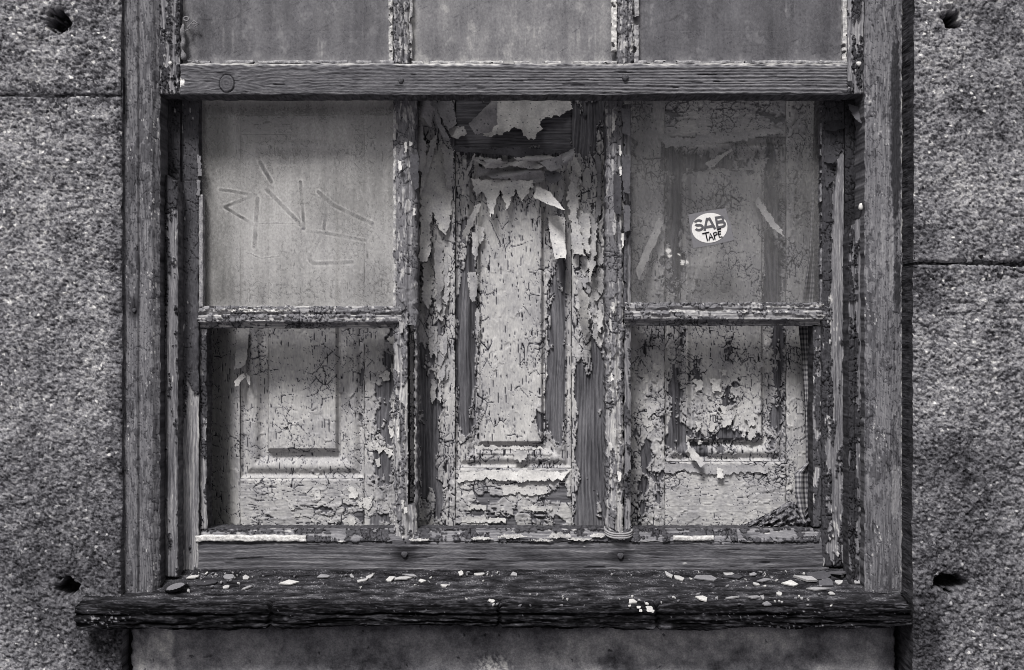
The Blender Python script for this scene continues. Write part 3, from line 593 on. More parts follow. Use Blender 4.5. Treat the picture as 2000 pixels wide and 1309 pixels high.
def dustR(U, V):
    n = fbm(U / 90, V / 160, 4, 56); f = fbm(U / 6, V / 8, 3, 57); st = fbm(U / 13, V / 300, 3, 58)
    du = .17 + .06 * n + .03 * f + .06 * st
    ed = np.minimum(np.minimum(U - 1226, 1606 - U), np.minimum(V - 205, 595 - V)); du = du + .12 * np.exp(-ed / 12.)
    al = .34 * (1 + .14 * n + .18 * f)
    sc_ = fbm((U + V * .6) / 5, (V - U * .2) / 60, 3, 59); w_ = ss(.35, .5, sc_) * blobs(U, V, [(1530, 300, 90, 110, 1)]); al = al + .2 * w_
    for (u, v, r) in ((1305, 490, 7), (1308, 500, 5), (1333, 513, 6), (1327, 497, 2.5), (1342, 512, 4)):
        q = ss(r, r * .5, np.hypot(U - u, V - v) + 2.5 * gn(U / 3, V / 3, 60)); al = lerp(al, .6, q); du = lerp(du, .9, q)
    return du, al
pane('glass_pane', low, (1222, 1608, 196, 596), YLS + .018, dustR, 1.8)

# ------------------------------------------------------------------ upper sash
YUS = 0.012
up = empty('upper_sash', None, 'upper window sash with ribbed bare bottom rail and three grimy panes', 'window sash', 'sliding sashes of the window')
relief('stile', up, (309, 351, -330, 184), YUS, sashpaint('v', 801, const(.55), wood=.17, pnt=.07, hl=.62), M_vwood, 1.8, .042, 3, 1, seed=801)
relief('stile', up, (1656, 1697, -330, 184), YUS, sashpaint('v', 802, const(.5), wood=.17, pnt=.06, hl=.62), M_vwood, 1.8, .042, 3, 1, seed=802)
def railfn(U, V):
    # ribbed softwood: raised hard grain lines, swirling round the knot on the left
    k = (443., 163.)
    da, db = V - k[1], U - k[0]
    ph = V + 3.0 * fbm(U / 420, V / 60, 2, 811) + ss(900, 450, U) * 6.0 * fbm(U / 55, V / 26, 3, 812)
    ph = ph + np.sign(da) * 12 * np.exp(-(np.abs(db) / 60) ** 2) * np.exp(-(np.abs(da) / 40) ** 2)
    ph = ph + 4.0 * gn(U * 0 + V / 17, U / 900, 818) + .5 * fbm(U / 40, V / 9, 2, 819)
    per = 6.2
    r = .5 + .5 * np.cos(ph / per * 2 * np.pi); r = r ** 1.4
    clean = .4 + .6 * ss(700, 1200, U); nz = fbm(U / 22, V / 2.6, 3, 813)
    h = .0011 * (r - .5) * (clean + .2) + .0006 * nz
    a = .155 * (.62 + .85 * r * clean + .25 * (1 - clean)) * (1 + .3 * nz + .2 * fbm(U / 60, V / 25, 3, 814))
    sp_ = ss(.50, .60, fbm(U / 90, V / 3.2, 3, 820)); a = a * (1 - .7 * sp_); h = h - .0012 * sp_
    rr = np.hypot((U - k[0]) / 14. + .08 * gn(V / 9, U / 9, 5), (V - k[1]) / 16.5 + .08 * gn(U / 9, V / 9, 6))
    ins = rr < 1; a = np.where(ins, .13 * (1 + .15 * np.cos(rr * 14)), a); h = np.where(ins, .0009 + .0001 * np.cos(rr * 14), h)
    ring = np.exp(-((rr - 1.05) / .09) ** 2); a = a * (1 - .75 * ring); h = h - .001 * ring
    w_ = ss(.1, .3, fbm(U / 5, V / 6, 3, 815) + 1.4 * (blobs(U, V, [(355, 160, 8, 12, 1)]) - .7)); a = lerp(a, .6, w_)
    w_ = ss(5, 0, V - 125 + 3 * gn(U / 12, V / 12, 816)) * ss(-.4, .3, fbm(U / 60, V / 60, 3, 817) + .2); a = lerp(a, .42, w_)
    return h, a
relief('bottom_rail', up, (351.5, 1655.5, 124, 185), YUS - .001, railfn, M_hwood, 1.6, .042, 2.5, .8, seed=810)
def upbar(u0, u1, seed): return sashpaint('v', seed, const(.40), wood=.22, pnt=.13, hl=.3, hla=.38, base=barprof(u0, u1), cu=14, cv=24)
relief('glazing_bar', up, (766, 800, -330, 127), YUS + .003, upbar(766, 800, 821), M_vwood, 1.7, .03, 2, 2.4, seed=821)
relief('glazing_bar', up, (1204, 1240, -330, 127), YUS + .003, upbar(1204, 1240, 822), M_vwood, 1.7, .03, 2, 2.4, seed=822)
def dustU(seed, al0, du0, gu0, gu1):
    def f(U, V):
        n = fbm(U / 70, V / 110, 4, seed); g_ = fbm(U / 5, V / 7, 3, seed + 1); st = fbm(U / 34, V / 400, 4, seed + 2, .6) + .3 * fbm(U / 24, V / 40, 4, seed + 7)
        du = du0 + .10 * n + .05 * g_
        al = al0 * (1 + .25 * n + .16 * g_ + .38 * st)
        ed = np.minimum(np.minimum(U - gu0, gu1 - U), 124 - V)
        e_ = np.exp(-np.clip(ed, 0, 99) / 7.); al = al + .22 * e_ * ss(-.5, .3, fbm(U / 20, V / 20, 3, seed + 3)); du = du + .3 * e_
        sc_ = fbm((U * .5 + V) / 3.2, (U - V * .5) / 40, 3, seed + 4); q = ss(.42, .55, sc_) * ss(0, .4, fbm(U / 50, V / 30, 3, seed + 5)); al = al * (1 - .5 * q)
        dr = ss(.35, .6, fbm(U / 9, V / 300, 3, seed + 21)) * ss(-.1, .5, fbm(U / 60, V / 50, 3, seed + 22)); al = al * (1 + .45 * dr)
        sm = ss(.25, .5, fbm(U / 36, V / 44, 4, seed + 23, .6)); al = al * (1 + .35 * sm)
        lk = ss(2.2, .6, np.abs(V - (60 - (U - gu0) * .35 + 14 * gn(U / 70, V * 0, seed + 24)))) * ss(.0, .4, gn(U / 25, V / 25, seed + 25)); al = al * (1 - .35 * lk)
        return du, al
    return f
pane('glass_pane', up, (349, 768, -330, 126), YUS + .016, dustU(61, .165, .66, 358, 764), 1.8)
pane('glass_pane', up, (798, 1206, -330, 126), YUS + .016, dustU(66, .25, .66, 803, 1204), 1.8)
pane('glass_pane', up, (1238, 1658, -330, 126), YUS + .016, dustU(71, .135, .72, 1243, 1650), 1.8)
def puttyline(par, u0, u1, v0, v1, y, alb, seed, t=.008, wob=3):
    relief('putty', par, (u0, u1, v0, v1), y, lambda U, V: (.0012 * fbm(U / 8, V / 8, 3, seed), alb * (1 + .45 * fbm(U / 9, V / 9, 3, seed + 1))), M_putty, 1.5, t, 2, min(wob, 1.0), seed=seed, keepfn=lambda U, V: fbm(U / 26, V / 26, 3, seed + 2) > -.28)
puttyline(up, 380, 770, 118, 125, YUS + .002, .26, 831); puttyline(up, 798, 1206, 119, 126, YUS + .002, .34, 832); puttyline(up, 1240, 1655, 118, 125, YUS + .002, .28, 833)
puttyline(up, 1646, 1655, -330, 124, YUS + .002, .40, 834); puttyline(up, 759, 767, -330, 122, YUS + .003, .42, 835); puttyline(up, 1194, 1205, -330, 100, YUS + .002, .45, 836)
puttyline(up, 799, 805, -330, 124, YUS + .004, .33, 837); puttyline(up, 1239, 1248, -330, 124, YUS + .004, .30, 838)
puttyline(low, 1218, 1224, 204, 600, YLS + .004, .14, 839, .01); puttyline(low, 1602, 1607, 204, 594, YLS + .002, .2, 840, .01)
puttyline(low, 768, 774, 210, 600, YLS + .004, .35, 841, .01, 2.5)

def disc(name, parent, u, v, y, r, mat, dome=.0012, seed=0):
    """small domed nail head"""
    n = 14; rings = ((1, 0.0), (.95, .6), (.6, .9), (.15, 1.0)); x, yy, z = W(u, v, y); Vt = []; Q = []
    for (q, hh) in rings:
        for i in range(n):
            a = 2 * math.pi * i / n; rr = r * S * q * (1 + .12 * math.sin(a * 3 + seed))
            Vt.append((x + rr * math.cos(a), yy - dome * hh, z + rr * math.sin(a)))
    for k in range(3):
        for i in range(n): j = (i + 1) % n; Q.append([k * n + i, k * n + j, (k + 1) * n + j, (k + 1) * n + i])
    for i in range(1, n // 2): Q.append([3 * n + (i - 1), 3 * n + i, 3 * n + n - 1 - i, 3 * n + (n - i) % n])
    return raw_mesh(name, np.array(Vt), np.array(Q), {}, mat, parent)
disc('nail', up, 783, 157, YUS - .0015, 5.5, M_metal); disc('nail', up, 1221, 152, YUS - .002, 6.5, M_metal, .003)
disc('nail', up, 1677, 125, YUS - .001, 5, M_brightnail, .003); disc('nail', up, 333, 124, YUS - .001, 4, M_brightnail, .003)
disc('nail', low, 790, 1083, YLS - .001, 6.5, M_metal, .002); disc('nail', low, 1212, 1086, YLS - .001, 6.5, M_metal, .002)
disc('nail', low, 1645, 1056, YLS - .001, 5, M_metal, .002); disc('nail', shC, 1142, 225, YS - .001, 5, M_metal, .002)

# ------------------------------------------------------------------ outer frame
frm = empty('window_frame', None, 'outer wooden window frame with worn two-tone paint, fixed in the granite', 'window frame')
def jambfn(seed, side, patches):
    def base(U, V):
        if side == 'L':
            return -.004 * ss(268, 272, U) - .004 * ss(272, 274, U) * 0 - .0015 * np.exp(-((U - 270) / 2.) ** 2) + .003 * np.sin(np.clip((U - 272) / 28, 0, 1) * np.pi) - .006 * ss(296, 307, U)
        return -.005 * ss(1712, 1692, U) + .003 * np.sin(np.clip((U - 1706) / 50, 0, 1) * np.pi) - .0018 * np.exp(-((U - 1712) / 2.) ** 2)
    def fn(U, V):
        gh, ga = grain(U, V, 'v', seed, 5.0); ga2 = 1 + .5 * (ga - 1)
        lo = ss(850, 1050, V)
        # two coats: lighter worn coat under darker flakes
        n = fbm(U / 9, V / 26, 4, seed + 1, .6) + .55 * fbm(U / 30, V / 120, 3, seed + 2) + blobs(U, V, patches)
        dk = ss(.05, .13, n)
        f1, f2, idd, dx, dy = worley((U + 5 * fbm(U / 15, V / 15, 2, seed)) / 13, V / 34, seed + 3); e = f2 - f1
        cr = np.clip(1 - e / (.07 * np.clip(.3 + gn(U / 40, V / 80, seed + 4) * 1.3, .01, 2)), 0, 1)
        a = lerp(.19, .12, dk) * (1 + .1 * fbm(U / 5, V / 20, 3, seed + 5))
        bare = ss(.25, .4, fbm(U / 12, V / 90, 4, seed + 6) + .35 * lo - .05)
        a = lerp(a * ga2, .15 * ga, bare); a = a * (1 - .7 * cr * (1 - bare))
        pit = ss(.5, .6, fbm(U / 3.5, V / 6, 2, seed + 7)); a = a * (1 - .5 * pit)
        h = gh * (.35 + .9 * bare) + .0007 * dk * (1 - bare) - .0007 * cr + base(U, V) - .0004 * pit
        w_ = ss(.55, .65, fbm(U / 3, V / 12, 3, seed + 8) + .5 * gn(U / 40, V / 100, seed + 9) - .15); a = lerp(a, .42, w_ * (1 - bare))
        if side == 'L':
            r = np.hypot((U - 262) / 8, (V - 605) / 22) ; q = ss(1.6, .4, r); a = a * (1 - .7 * q); h = h - .001 * q
        else:
            q = ss(.4, .6, blobs(U, V, [(1748, 960, 9, 60, 1), (1740, 500, 7, 100, .8), (1724, 470, 7, 90, .7), (1732, 265, 5, 22, .9)]) + .3 * fbm(U / 8, V / 12, 3, seed + 10)); a = lerp(a, .24, q); h = h - .0006 * q
            q = ss(.4, .6, blobs(U, V, [(1748, 250, 12, 210, .9), (1752, 560, 10, 60, .7)]) + .3 * fbm(U / 8, V / 12, 3, seed + 11)); a = lerp(a, .07, q); h = h + .0006 * q
            e_ = ss(4, 0, 1762 - U) * ss(0, .3, fbm(U / 5, V / 12, 3, seed + 12)); a = lerp(a, .45, e_)
        return h, a
    return fn
relief('jamb', frm, (238, 308, -330, 1176), 0.0, jambfn(901, 'L', [(285, 330, 14, 130, .35), (250, 420, 12, 150, .25), (262, 700, 30, 180, -.3), (255, 100, 16, 120, -.25)]), M_vwood, 1.6, .16, 3, 1.6, seed=901)
relief('jamb', frm, (1691, 1763, -330, 1160), 0.0, jambfn(902, 'R', [(1715, 200, 16, 250, -.25)]), M_vwood, 1.6, .16, 3, 1.6, seed=902)
# inner linings of the box (behind the jamb) and the beads beside the lower sash
relief('lining', frm, (305, 352, 184, 1150), .050, sashpaint('v', 911, const(-.1), wood=.09, pnt=.05, hl=.9), M_vwood, 2.0, .1, 1, .5, seed=911)
relief('lining', frm, (1650, 1696, 184, 1150), .054, sashpaint('v', 912, const(.1), wood=.07, pnt=.04, hl=.85), M_vwood, 2.0, .1, 1, .5, seed=912)
def beadtop(slope, top, uc):
    return lambda U, V: V > top + slope * (U - uc) + 3 * gn(U / 6, V / 6, 9)
relief('bead', frm, (318, 347, 335, 1128), .030, sashpaint('v', 913, lambda U, V: .75 + blobs(U, V, [(330, 370, 22, 40, -.8), (322, 480, 10, 160, -.5)]), wood=.15, pnt=.055, hl=.9, base=lambda U, V: -.005 * ss(330, 320, U)),
       M_vwood, 1.7, .03, 3, 1, keepfn=beadtop(.45, 338, 318), seed=913)
relief('bead', frm, (308, 318, 184, 620), .034, sashpaint('v', 914, const(.0), wood=.12, pnt=.06, hl=.8), M_vwood, 1.7, .03, 3, 1.5, seed=914)
relief('bead', frm, (1658, 1690, 415, 1150), .026, sashpaint('v', 915, lambda U, V: .62 + blobs(U, V, [(1665, 900, 8, 300, -.5)]), wood=.13, pnt=.05, hl=.78, base=lambda U, V: -.003 * np.exp(-((U - 1671) / 2.) ** 2) - .004 * ss(1682, 1690, U)),
       M_vwood, 1.7, .03, 3, 1.2, keepfn=beadtop(-1.0, 445, 1658), seed=915)
disc('nail', frm, 1683, 404, .02, 7, M_brightnail, .004, 2)
disc('nail', frm, 262, 606, -.0005, 4, M_metal, .001); disc('nail', frm, 1738, 715, -.0035, 5, M_metal, .001)
ff = lambda p, l, a, s: sheet('paint_flake', frm, p, .05, l, M_flake, alb=a, seed=s, rag=2)
ff([(1650, 206), (1672, 212), (1678, 236), (1670, 250), (1656, 228)], lin(1650, 206, 1, 1, .08, base=.014), .12, 921)
ff([(1672, 300), (1690, 286), (1686, 318), (1674, 322)], lin(1690, 290, -1, 1, .05, base=.016), .10, 922)
ff([(1680, 330), (1689, 322), (1682, 352), (1672, 356)], lin(1690, 322, -1, 1, .05, base=.018), .22, 923)
fs_ = lambda p, l, a, s: sheet('paint_flake', low, p, YLS, l, M_flake, alb=a, seed=s, rag=2)
fs_([(1608, 292), (1622, 300), (1634, 312), (1624, 322), (1608, 318)], lin(1608, 292, 1, .4, .12, base=.002), .09, 931)
fs_([(1608, 238), (1656, 232), (1660, 246), (1628, 260), (1608, 256)], lin(1608, 236, .2, 1, .10, base=.002), .08, 932)
fs_([(1608, 340), (1630, 350), (1618, 362), (1612, 372)], lin(1608, 340, 1, .4, .1, base=.002), .10, 933)
fs_([(384, 302), (394, 306), (396, 345), (388, 346)], lin(384, 302, 1, 0, .2, base=.002), .26, 934)
fs_([(384, 350), (393, 352), (392, 384), (385, 382)], lin(384, 302, 1, 0, .2, base=.002), .26, 935)
fs_([(800, 300), (819, 304), (819, 370), (812, 372), (802, 350)], lin(800, 300, 1, 0, .15, base=.003), .13, 936)
fs_([(1196, 340), (1214, 338), (1214, 420), (1198, 416)], lin(1214, 340, -1, 0, .1, base=.003), .12, 938)
fs_([(1212, 210), (1230, 215), (1231, 268), (1216, 262)], lin(1212, 210, 1, 0, .1, base=.003), .2, 939)
fs_([(1212, 300), (1231, 305), (1231, 380), (1216, 375)], lin(1212, 210, 1, 0, .03, base=.003), .15, 940)
fs_([(1216, 400), (1231, 402), (1231, 452), (1218, 454)], lin(1212, 210, 1, 0, .03, base=.003), .18, 941)
for k in range(22):                                   # scales standing off the two middle bars
    lf = k % 2 == 0; u = rnd.uniform(774, 806) if lf else rnd.uniform(1188, 1212); v = rnd.uniform(215, 1010); s = rnd.uniform(5, 9); l_ = rnd.uniform(12, 34)
    fs_([(u, v), (u + s, v + 2), (u + s, v + l_ * .8), (u + 2, v + l_)], lin(u, v, rnd.choice((-1, 1)), .4, .12, base=.0045), rnd.choice((.1, .5, .42, .6)), 950 + k)

# ------------------------------------------------------------------ sill
SP = [(0.10, -.345), (0.080, -.349), (0.055, -.358), (0.02, -.371), (0.0, -.377), (-.03, -.3835), (-.044, -.3868), (-.0495, -.389), (-.0515, -.3935), (-.0510, -.404), (-.0515, -.415), (-.048, -.4195), (-.02, -.420), (0.0, -.419)]
def sill_prof(s):
    ys = np.array([p[0] for p in SP]); zs = np.array([p[1] for p in SP])
    L_ = np.concatenate([[0], np.cumsum(np.hypot(np.diff(ys), np.diff(zs)))]); q = s * L_[-1]
    return np.interp(q, L_, ys), np.interp(q, L_, zs), L_[-1]
def make_sill():
    ns = 150; us = gl(149, 1779, 1.9); s = np.linspace(0, 1, ns)
    y, z, Lt = sill_prof(s)
    ty = np.gradient(y); tz = np.gradient(z); ln = np.hypot(ty, tz); ny_, nz_ = tz / ln, -ty / ln      # outward normal
    ker = np.ones(9) / 9; ny_ = np.convolve(np.pad(ny_, 4, 'edge'), ker, 'valid'); nz_ = np.convolve(np.pad(nz_, 4, 'edge'), ker, 'valid')
    Ug, Sg = np.meshgrid(us, s); Yg = y[:, None] + 0 * Ug; Zg = z[:, None] + 0 * Ug
    q = Sg * Lt / S                                   # distance along profile in px
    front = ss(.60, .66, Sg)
    # wavy worn profile: nose dips and swells along the length
    und = .0035 * gn(Ug / 210, 0 * Ug, 77) + .0015 * gn(Ug / 60, 0 * Ug, 78)
    n1 = fbm(Ug / 120, q / 7, 4, 79, .6); n2 = fbm(Ug / 14, q / 10, 3, 80)
    split = np.zeros(Ug.shape)
    for (q0, sd_) in ((.635, 1), (.70, 2), (.76, 3), (.83, 4), (.585, 5)):
        c = q0 * Lt / S + 5 * fbm(Ug / 90, 0 * Ug + sd_, 3, 85 + sd_)
        split += np.exp(-((q - c) / 1.6) ** 2) * np.clip(.6 + 1.3 * gn(Ug / 130, 0 * Ug + sd_ * 3.3, 90 + sd_), 0, 1.4)
    vert = sum(np.exp(-((Ug - u_ + 5 * gn(q / 9, 0 * q + i, 95)) / w_) ** 2) for i, (u_, w_) in enumerate([(528, 4.5), (975, 3.5), (1283, 3.5)])) * ss(.52, .6, Sg)
    blk = .0035 * fbm(Ug / 55, q / 16, 4, 99, .65)
    h = .7 * und * ss(.35, .6, Sg) + (.0010 + .0026 * front) * n1 + .0009 * n2 - .0055 * split - .006 * vert + blk * front
    endr = np.exp(-np.minimum(Ug - 149, 1779 - Ug) / 9.); h = h - .004 * endr * ss(.5, .7, Sg)
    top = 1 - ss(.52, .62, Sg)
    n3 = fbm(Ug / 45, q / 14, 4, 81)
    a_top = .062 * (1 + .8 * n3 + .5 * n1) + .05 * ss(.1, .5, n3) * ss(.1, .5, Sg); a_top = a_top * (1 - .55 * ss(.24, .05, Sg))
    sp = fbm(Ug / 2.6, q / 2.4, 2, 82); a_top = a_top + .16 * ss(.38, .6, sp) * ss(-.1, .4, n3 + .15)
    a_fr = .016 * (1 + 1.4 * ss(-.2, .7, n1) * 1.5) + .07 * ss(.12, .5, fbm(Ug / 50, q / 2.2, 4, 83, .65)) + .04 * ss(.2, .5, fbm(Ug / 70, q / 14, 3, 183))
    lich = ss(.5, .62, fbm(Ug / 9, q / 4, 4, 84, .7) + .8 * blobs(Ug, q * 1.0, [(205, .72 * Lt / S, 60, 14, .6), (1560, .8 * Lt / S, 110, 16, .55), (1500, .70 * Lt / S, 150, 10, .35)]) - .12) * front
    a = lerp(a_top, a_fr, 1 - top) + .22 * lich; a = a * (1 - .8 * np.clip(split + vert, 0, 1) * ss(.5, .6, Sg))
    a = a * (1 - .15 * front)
    endL = ss(236, 200, Ug) ; a = lerp(a, a * .7 + .01, endL * top)
    Zg = Zg + ss(.66, .9, Sg) * np.interp(Ug, [149, 300, 470, 700, 860, 960, 1120, 1290, 1400, 1500, 1650, 1780], [.002, .0, .002, .010, .013, .010, .002, 0, .003, .007, .005, .006]) * .9
    Yg = Yg + h * ny_[:, None]; Zg = Zg + h * nz_[:, None]
    Ue = Ug + 6 * fbm(q / 14, q / 20 + (Ug > 900) * 9., 3, 97) * endr
    X = (Ue - CX) * S * (1 + np.where(True, -.045, 0) / D) 
    P = np.stack([X, Yg, Zg], -1)
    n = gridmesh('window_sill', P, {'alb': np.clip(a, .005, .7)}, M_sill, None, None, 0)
    # end caps
    for col in (0, -1):
        pr = P[:, col, :]; c = pr.mean(0); c[0] += 0
        Vv = np.concatenate([pr, pr * .0 + c]); m = len(pr); Qd = np.array([[i, i + 1, m + i + 1, m + i] if col == 0 else [i + 1, i, m + i, m + i + 1] for i in range(m - 1)])
        cap = raw_mesh('end_grain', Vv, Qd, {'alb': np.full(len(Vv), .02)}, M_sill, n)
    return n
sill = make_sill(); tag(sill, 'blackened rotten timber window sill scattered with pale paint chips', 'window sill')

def on_sill(u, v):                                    # photo pixel -> point on the sill's surface
    s = np.linspace(.05, .93, 800); y, z, _ = sill_prof(s); pv = CY - z / (S * (1 + y / D))
    i = int(np.argmin(np.abs(pv - v))) if v < pv.max() else len(s) - 1
    j = np.argmax(pv >= v) if (pv >= v).any() else i
    ty = np.gradient(y)[j]; tz = np.gradient(z)[j]; l_ = math.hypot(ty, tz)
    return np.array([(u - CX) * S * (1 + y[j] / D), y[j], z[j]]), np.array([0, tz / l_, -ty / l_])
def chip(name, u, v, a, b, rot, alb, seed, label, cat='paint chip', group='loose paint chips on the sill', mat=None, up_=.0016, tiltn=.0, thick=.0014, sides=None):
    """flat broken plate lying on the sill; a,b half-sizes in px (b across the view, already true size)"""
    rn = random.Random(seed); p, n = on_sill(u, v)
    tx = np.array([1.0, 0, 0]); tyv = np.cross(n, tx); tyv /= np.linalg.norm(tyv)
    if tiltn: 
        n = n + tyv * -tiltn; n /= np.linalg.norm(n); tyv = np.cross(n, tx); tyv /= np.linalg.norm(tyv)
    k = sides or rn.randint(4, 7); th = [2 * math.pi * (i + rn.uniform(-.25, .25)) / k for i in range(k)]
    ca, sa = math.cos(rot), math.sin(rot); top = []; bot = []
    for t_ in th:
        c, s_ = math.cos(t_), math.sin(t_); r = rn.uniform(.72, 1.2)
        c = math.copysign(abs(c) ** .8, c) * a * r; s_ = math.copysign(abs(s_) ** .8, s_) * b * r
        x, yv = c * ca - s_ * sa, c * sa + s_ * ca
        q = p + tx * x * S + tyv * yv * S
        wv = .0007 * math.sin(x / a * 2 + seed)
        top.append(q + n * (up_ + thick + wv)); bot.append(q + n * (up_ + wv - .0004))
    ctop = p + n * (up_ + thick + .0004); cb = p + n * up_
    Vt = np.array(top + bot + [ctop, cb])
    me = bpy.data.meshes.new(name); F = [(i, (i + 1) % k, 2 * k) for i in range(k)] + [(k + i, k + (i + 1) % k, (i + 1) % k, i) for i in range(k)] + [((i + 1) % k + k, i + k, 2 * k + 1) for i in range(k)]
    me.from_pydata([tuple(q - p) for q in Vt], [], F); me.materials.append(mat or M_chip)
    at = me.attributes.new('alb', 'FLOAT', 'POINT'); at.data.foreach_set('value', [alb] * len(Vt)); me.update()
    o = bpy.data.objects.new(name, me); C.objects.link(o); o.location = tuple(p); tag(o, label, cat, group); return o
big = [  # u, v, half-length, half-width, rotation, albedo, label
 (376, 1130, 14, 5, .12, .55, 'pale oblong paint chip just right of the bottle cap, by the left stile foot'),
 (368, 1156, 4, 6, .6, .45, 'small pale chip touching the right edge of the bottle cap'),
 (480, 1131, 9, 7, .1, .5, 'pale squarish chip below the left end of the bottom rail, right of two darker flakes'),
 (448, 1129, 12, 8, .5, .32, 'greyish curled flake between the oblong chip and the squarish chip'),
 (405, 1140, 22, 9, .2, .11, 'dark flat flake beside the bottle cap, almost as dark as the sill'),
 (442, 1149, 9, 6, .2, .5, 'small oval chip alone on the sill, below the greyish curled flake'),
 (482, 1151, 12, 3, .6, .4, 'thin slanting splinter of paint right of the small oval chip'),
 (565, 1140, 20, 8, -.02, .58, 'clean pale rectangular chip near the left sill split'),
 (632, 1128, 15, 6, .15, .35, 'long narrow greyish flake with a dark upright bit beside it'),
 (688, 1128, 5, 7, .3, .4, 'small torn chip left of the forked pale flake'),
 (708, 1136, 13, 5, .5, .5, 'pale forked flake lying under the left rail nail'),
 (722, 1128, 9, 5, 1.0, .5, 'pale flake leaning on the forked flake'),
 (762, 1134, 12, 7, 1.0, .55, 'bright flake standing at the left end of the twisted heap'),
 (786, 1132, 20, 5, .12, .5, 'long pale strip in the twisted heap below the left glazing bar'),
 (800, 1126, 18, 5, -.15, .38, 'grey strip lying across the back of the twisted heap'),
 (824, 1137, 9, 5, -.05, .6, 'bright small wedge just right of the twisted heap'),
 (868, 1146, 8, 5, .1, .55, 'bright oval chip at the lip of the sill, left of centre'),
 (936, 1124, 12, 4, 0, .5, 'thin level chip close under the rail, right of centre dots'),
 (900, 1122, 5, 8, .3, .55, 'bright lumpy crumb close under the middle of the rail'),
 (1004, 1124, 7, 7, .6, .4, 'small tan crumb between the two nails of the rail'),
 (1306, 1124, 9, 14, 0.4, .45, 'crooked upright flake at the left end of the right hand heap'),
 (1326, 1131, 14, 8, -.1, .52, 'pale plump chip in front of the crooked flake'),
 (1378, 1131, 34, 8, -.08, .3, 'long grey splinter of paint, longest on the right half of the sill'),
 (1424, 1124, 12, 6, .0, .45, 'pale chip on top of the dark flat flake, right of the long splinter'),
 (1434, 1128, 26, 7, -.12, .12, 'dark flat flake at the right end of the long splinter'),
 (1470, 1124, 9, 5, .1, .35, 'small grey chip left of the torn grey flakes'),
 (1492, 1136, 18, 6, .05, .3, 'torn grey flake in front of the right hand heap'),
 (1541, 1140, 17, 10, -.05, .62, 'bright thick oval chip beside the long wood splinter'),
 (1477, 1143, 7, 5, .4, .5, 'small bright chip at the lip left of the bright thick oval chip'),
 (1638, 1139, 9, 7, .2, .5, 'small bright chip below the broken glass pieces'),
 (1672, 1138, 8, 8, .8, .4, 'folded pale chip at the foot of the right jamb'),
 (1600, 1153, 26, 6, -.08, .4, 'pale flat strip at the lip of the sill under the broken glass'),
 (1624, 1162, 7, 6, .2, .5, 'small bright chip fallen below the lip strip at the right end'),
 (1371, 1171, 12, 13, .05, .62, 'brightest square chip caught on the black sill front'),
 (1472, 1169, 18, 7, 0, .35, 'dull rectangular chip caught on the sill front, right of the square one'),
 (1489, 1169, 4, 8, 0, .4, 'short upright chip next to the dull rectangular chip'),
 (1522, 1162, 7, 7, .5, .55, 'round bright crumb above the dull rectangular chip'),
 (1430, 1170, 15, 3, .1, .4, 'thin pale sliver on the sill front left of the dull rectangular chip'),
 (1496, 1182, 11, 8, 0, .3, 'greyish flat scale on the sill front under the dull chip'),
]
nf = lambda u, v: 1.0
for i, (u, v, a, b, r, al, lab) in enumerate(big):
    chip('paint_chip', u, v, a * .88, b * (1.0 if v > 1160 else 1.1), r, al * .72, 1000 + i, lab)
wsplit = chip('wood_splinter', 1572, 1134, 30, 9, -.45, .32, 1100, 'long pale wood splinter slanting down the right side of the sill', 'splinter', None, thick=.003, up_=.002)
for i, (u, v, r, lab) in enumerate([(1235, 1178, 8, 'largest of the round pale lichen discs on the sill front'), (1268, 1190, 7, 'round bright lichen disc on the sill front nearest the right crack'), (960, 1176, 6, 'lone round pale lichen disc beside the middle crack of the sill')]):
    chip('lichen_disc', u, v, r, r, 0, .42, 1120 + i, lab, 'lichen', 'round lichen discs on the sill front', sides=12, thick=.0012)
for i, (u, v, r) in enumerate([(1247, 1188, 4), (1251, 1193, 3.2), (1230, 1186, 3), (1264, 1182, 4), (1274, 1194, 3.4)]):
    chip('lichen_disc', u, v, r, r, 0, .42, 1130 + i, 'small round pale lichen disc in the cluster on the sill front', 'lichen', 'small lichen discs clustered on the sill front', sides=10, thick=.001)
for i in range(120):
    v = rnd.choice([rnd.uniform(1118, 1150), rnd.uniform(1118, 1132), rnd.uniform(1162, 1186)]); u = rnd.choice([rnd.uniform(360, 1690), rnd.gauss(1480, 120), rnd.gauss(800, 100), rnd.gauss(430, 50)]) if v < 1160 else rnd.choice([rnd.uniform(900, 1300), rnd.uniform(1250, 1700), rnd.uniform(1350, 1640)])
    chip('paint_crumb', u, v, rnd.uniform(1.3, 4.6), rnd.uniform(1.2, 3.0), rnd.uniform(0, 3), rnd.uniform(.14, .42), 1200 + i, 'tiny pale crumb of paint strewn on the blackened sill', 'paint crumb', 'tiny paint crumbs on the sill')
# broken glass on the right end
M_shard = surf('dirty_glass_shard', 200, 200, 200, .3, .2, .0003, .5, .3, 3)
for i, (u, v, a, b, r, al, lab) in enumerate([(1602, 1128, 28, 12, .1, .10, 'dark flat shard of broken glass behind the wood splinter'), (1640, 1122, 20, 18, -.6, .15, 'upright grey shard of broken glass against the foot of the right stile'), (1612, 1141, 18, 9, .1, .13, 'grey shard of broken glass lying lowest, left of the small bright chip')]):
    chip('glass_shard', u, v, a, b * 1.4, r, al, 1300 + i, lab, 'glass shard', 'broken glass on the sill', M_shard, up_=.002, tiltn=-.5 if i == 1 else .1, sides=5, thick=.002)
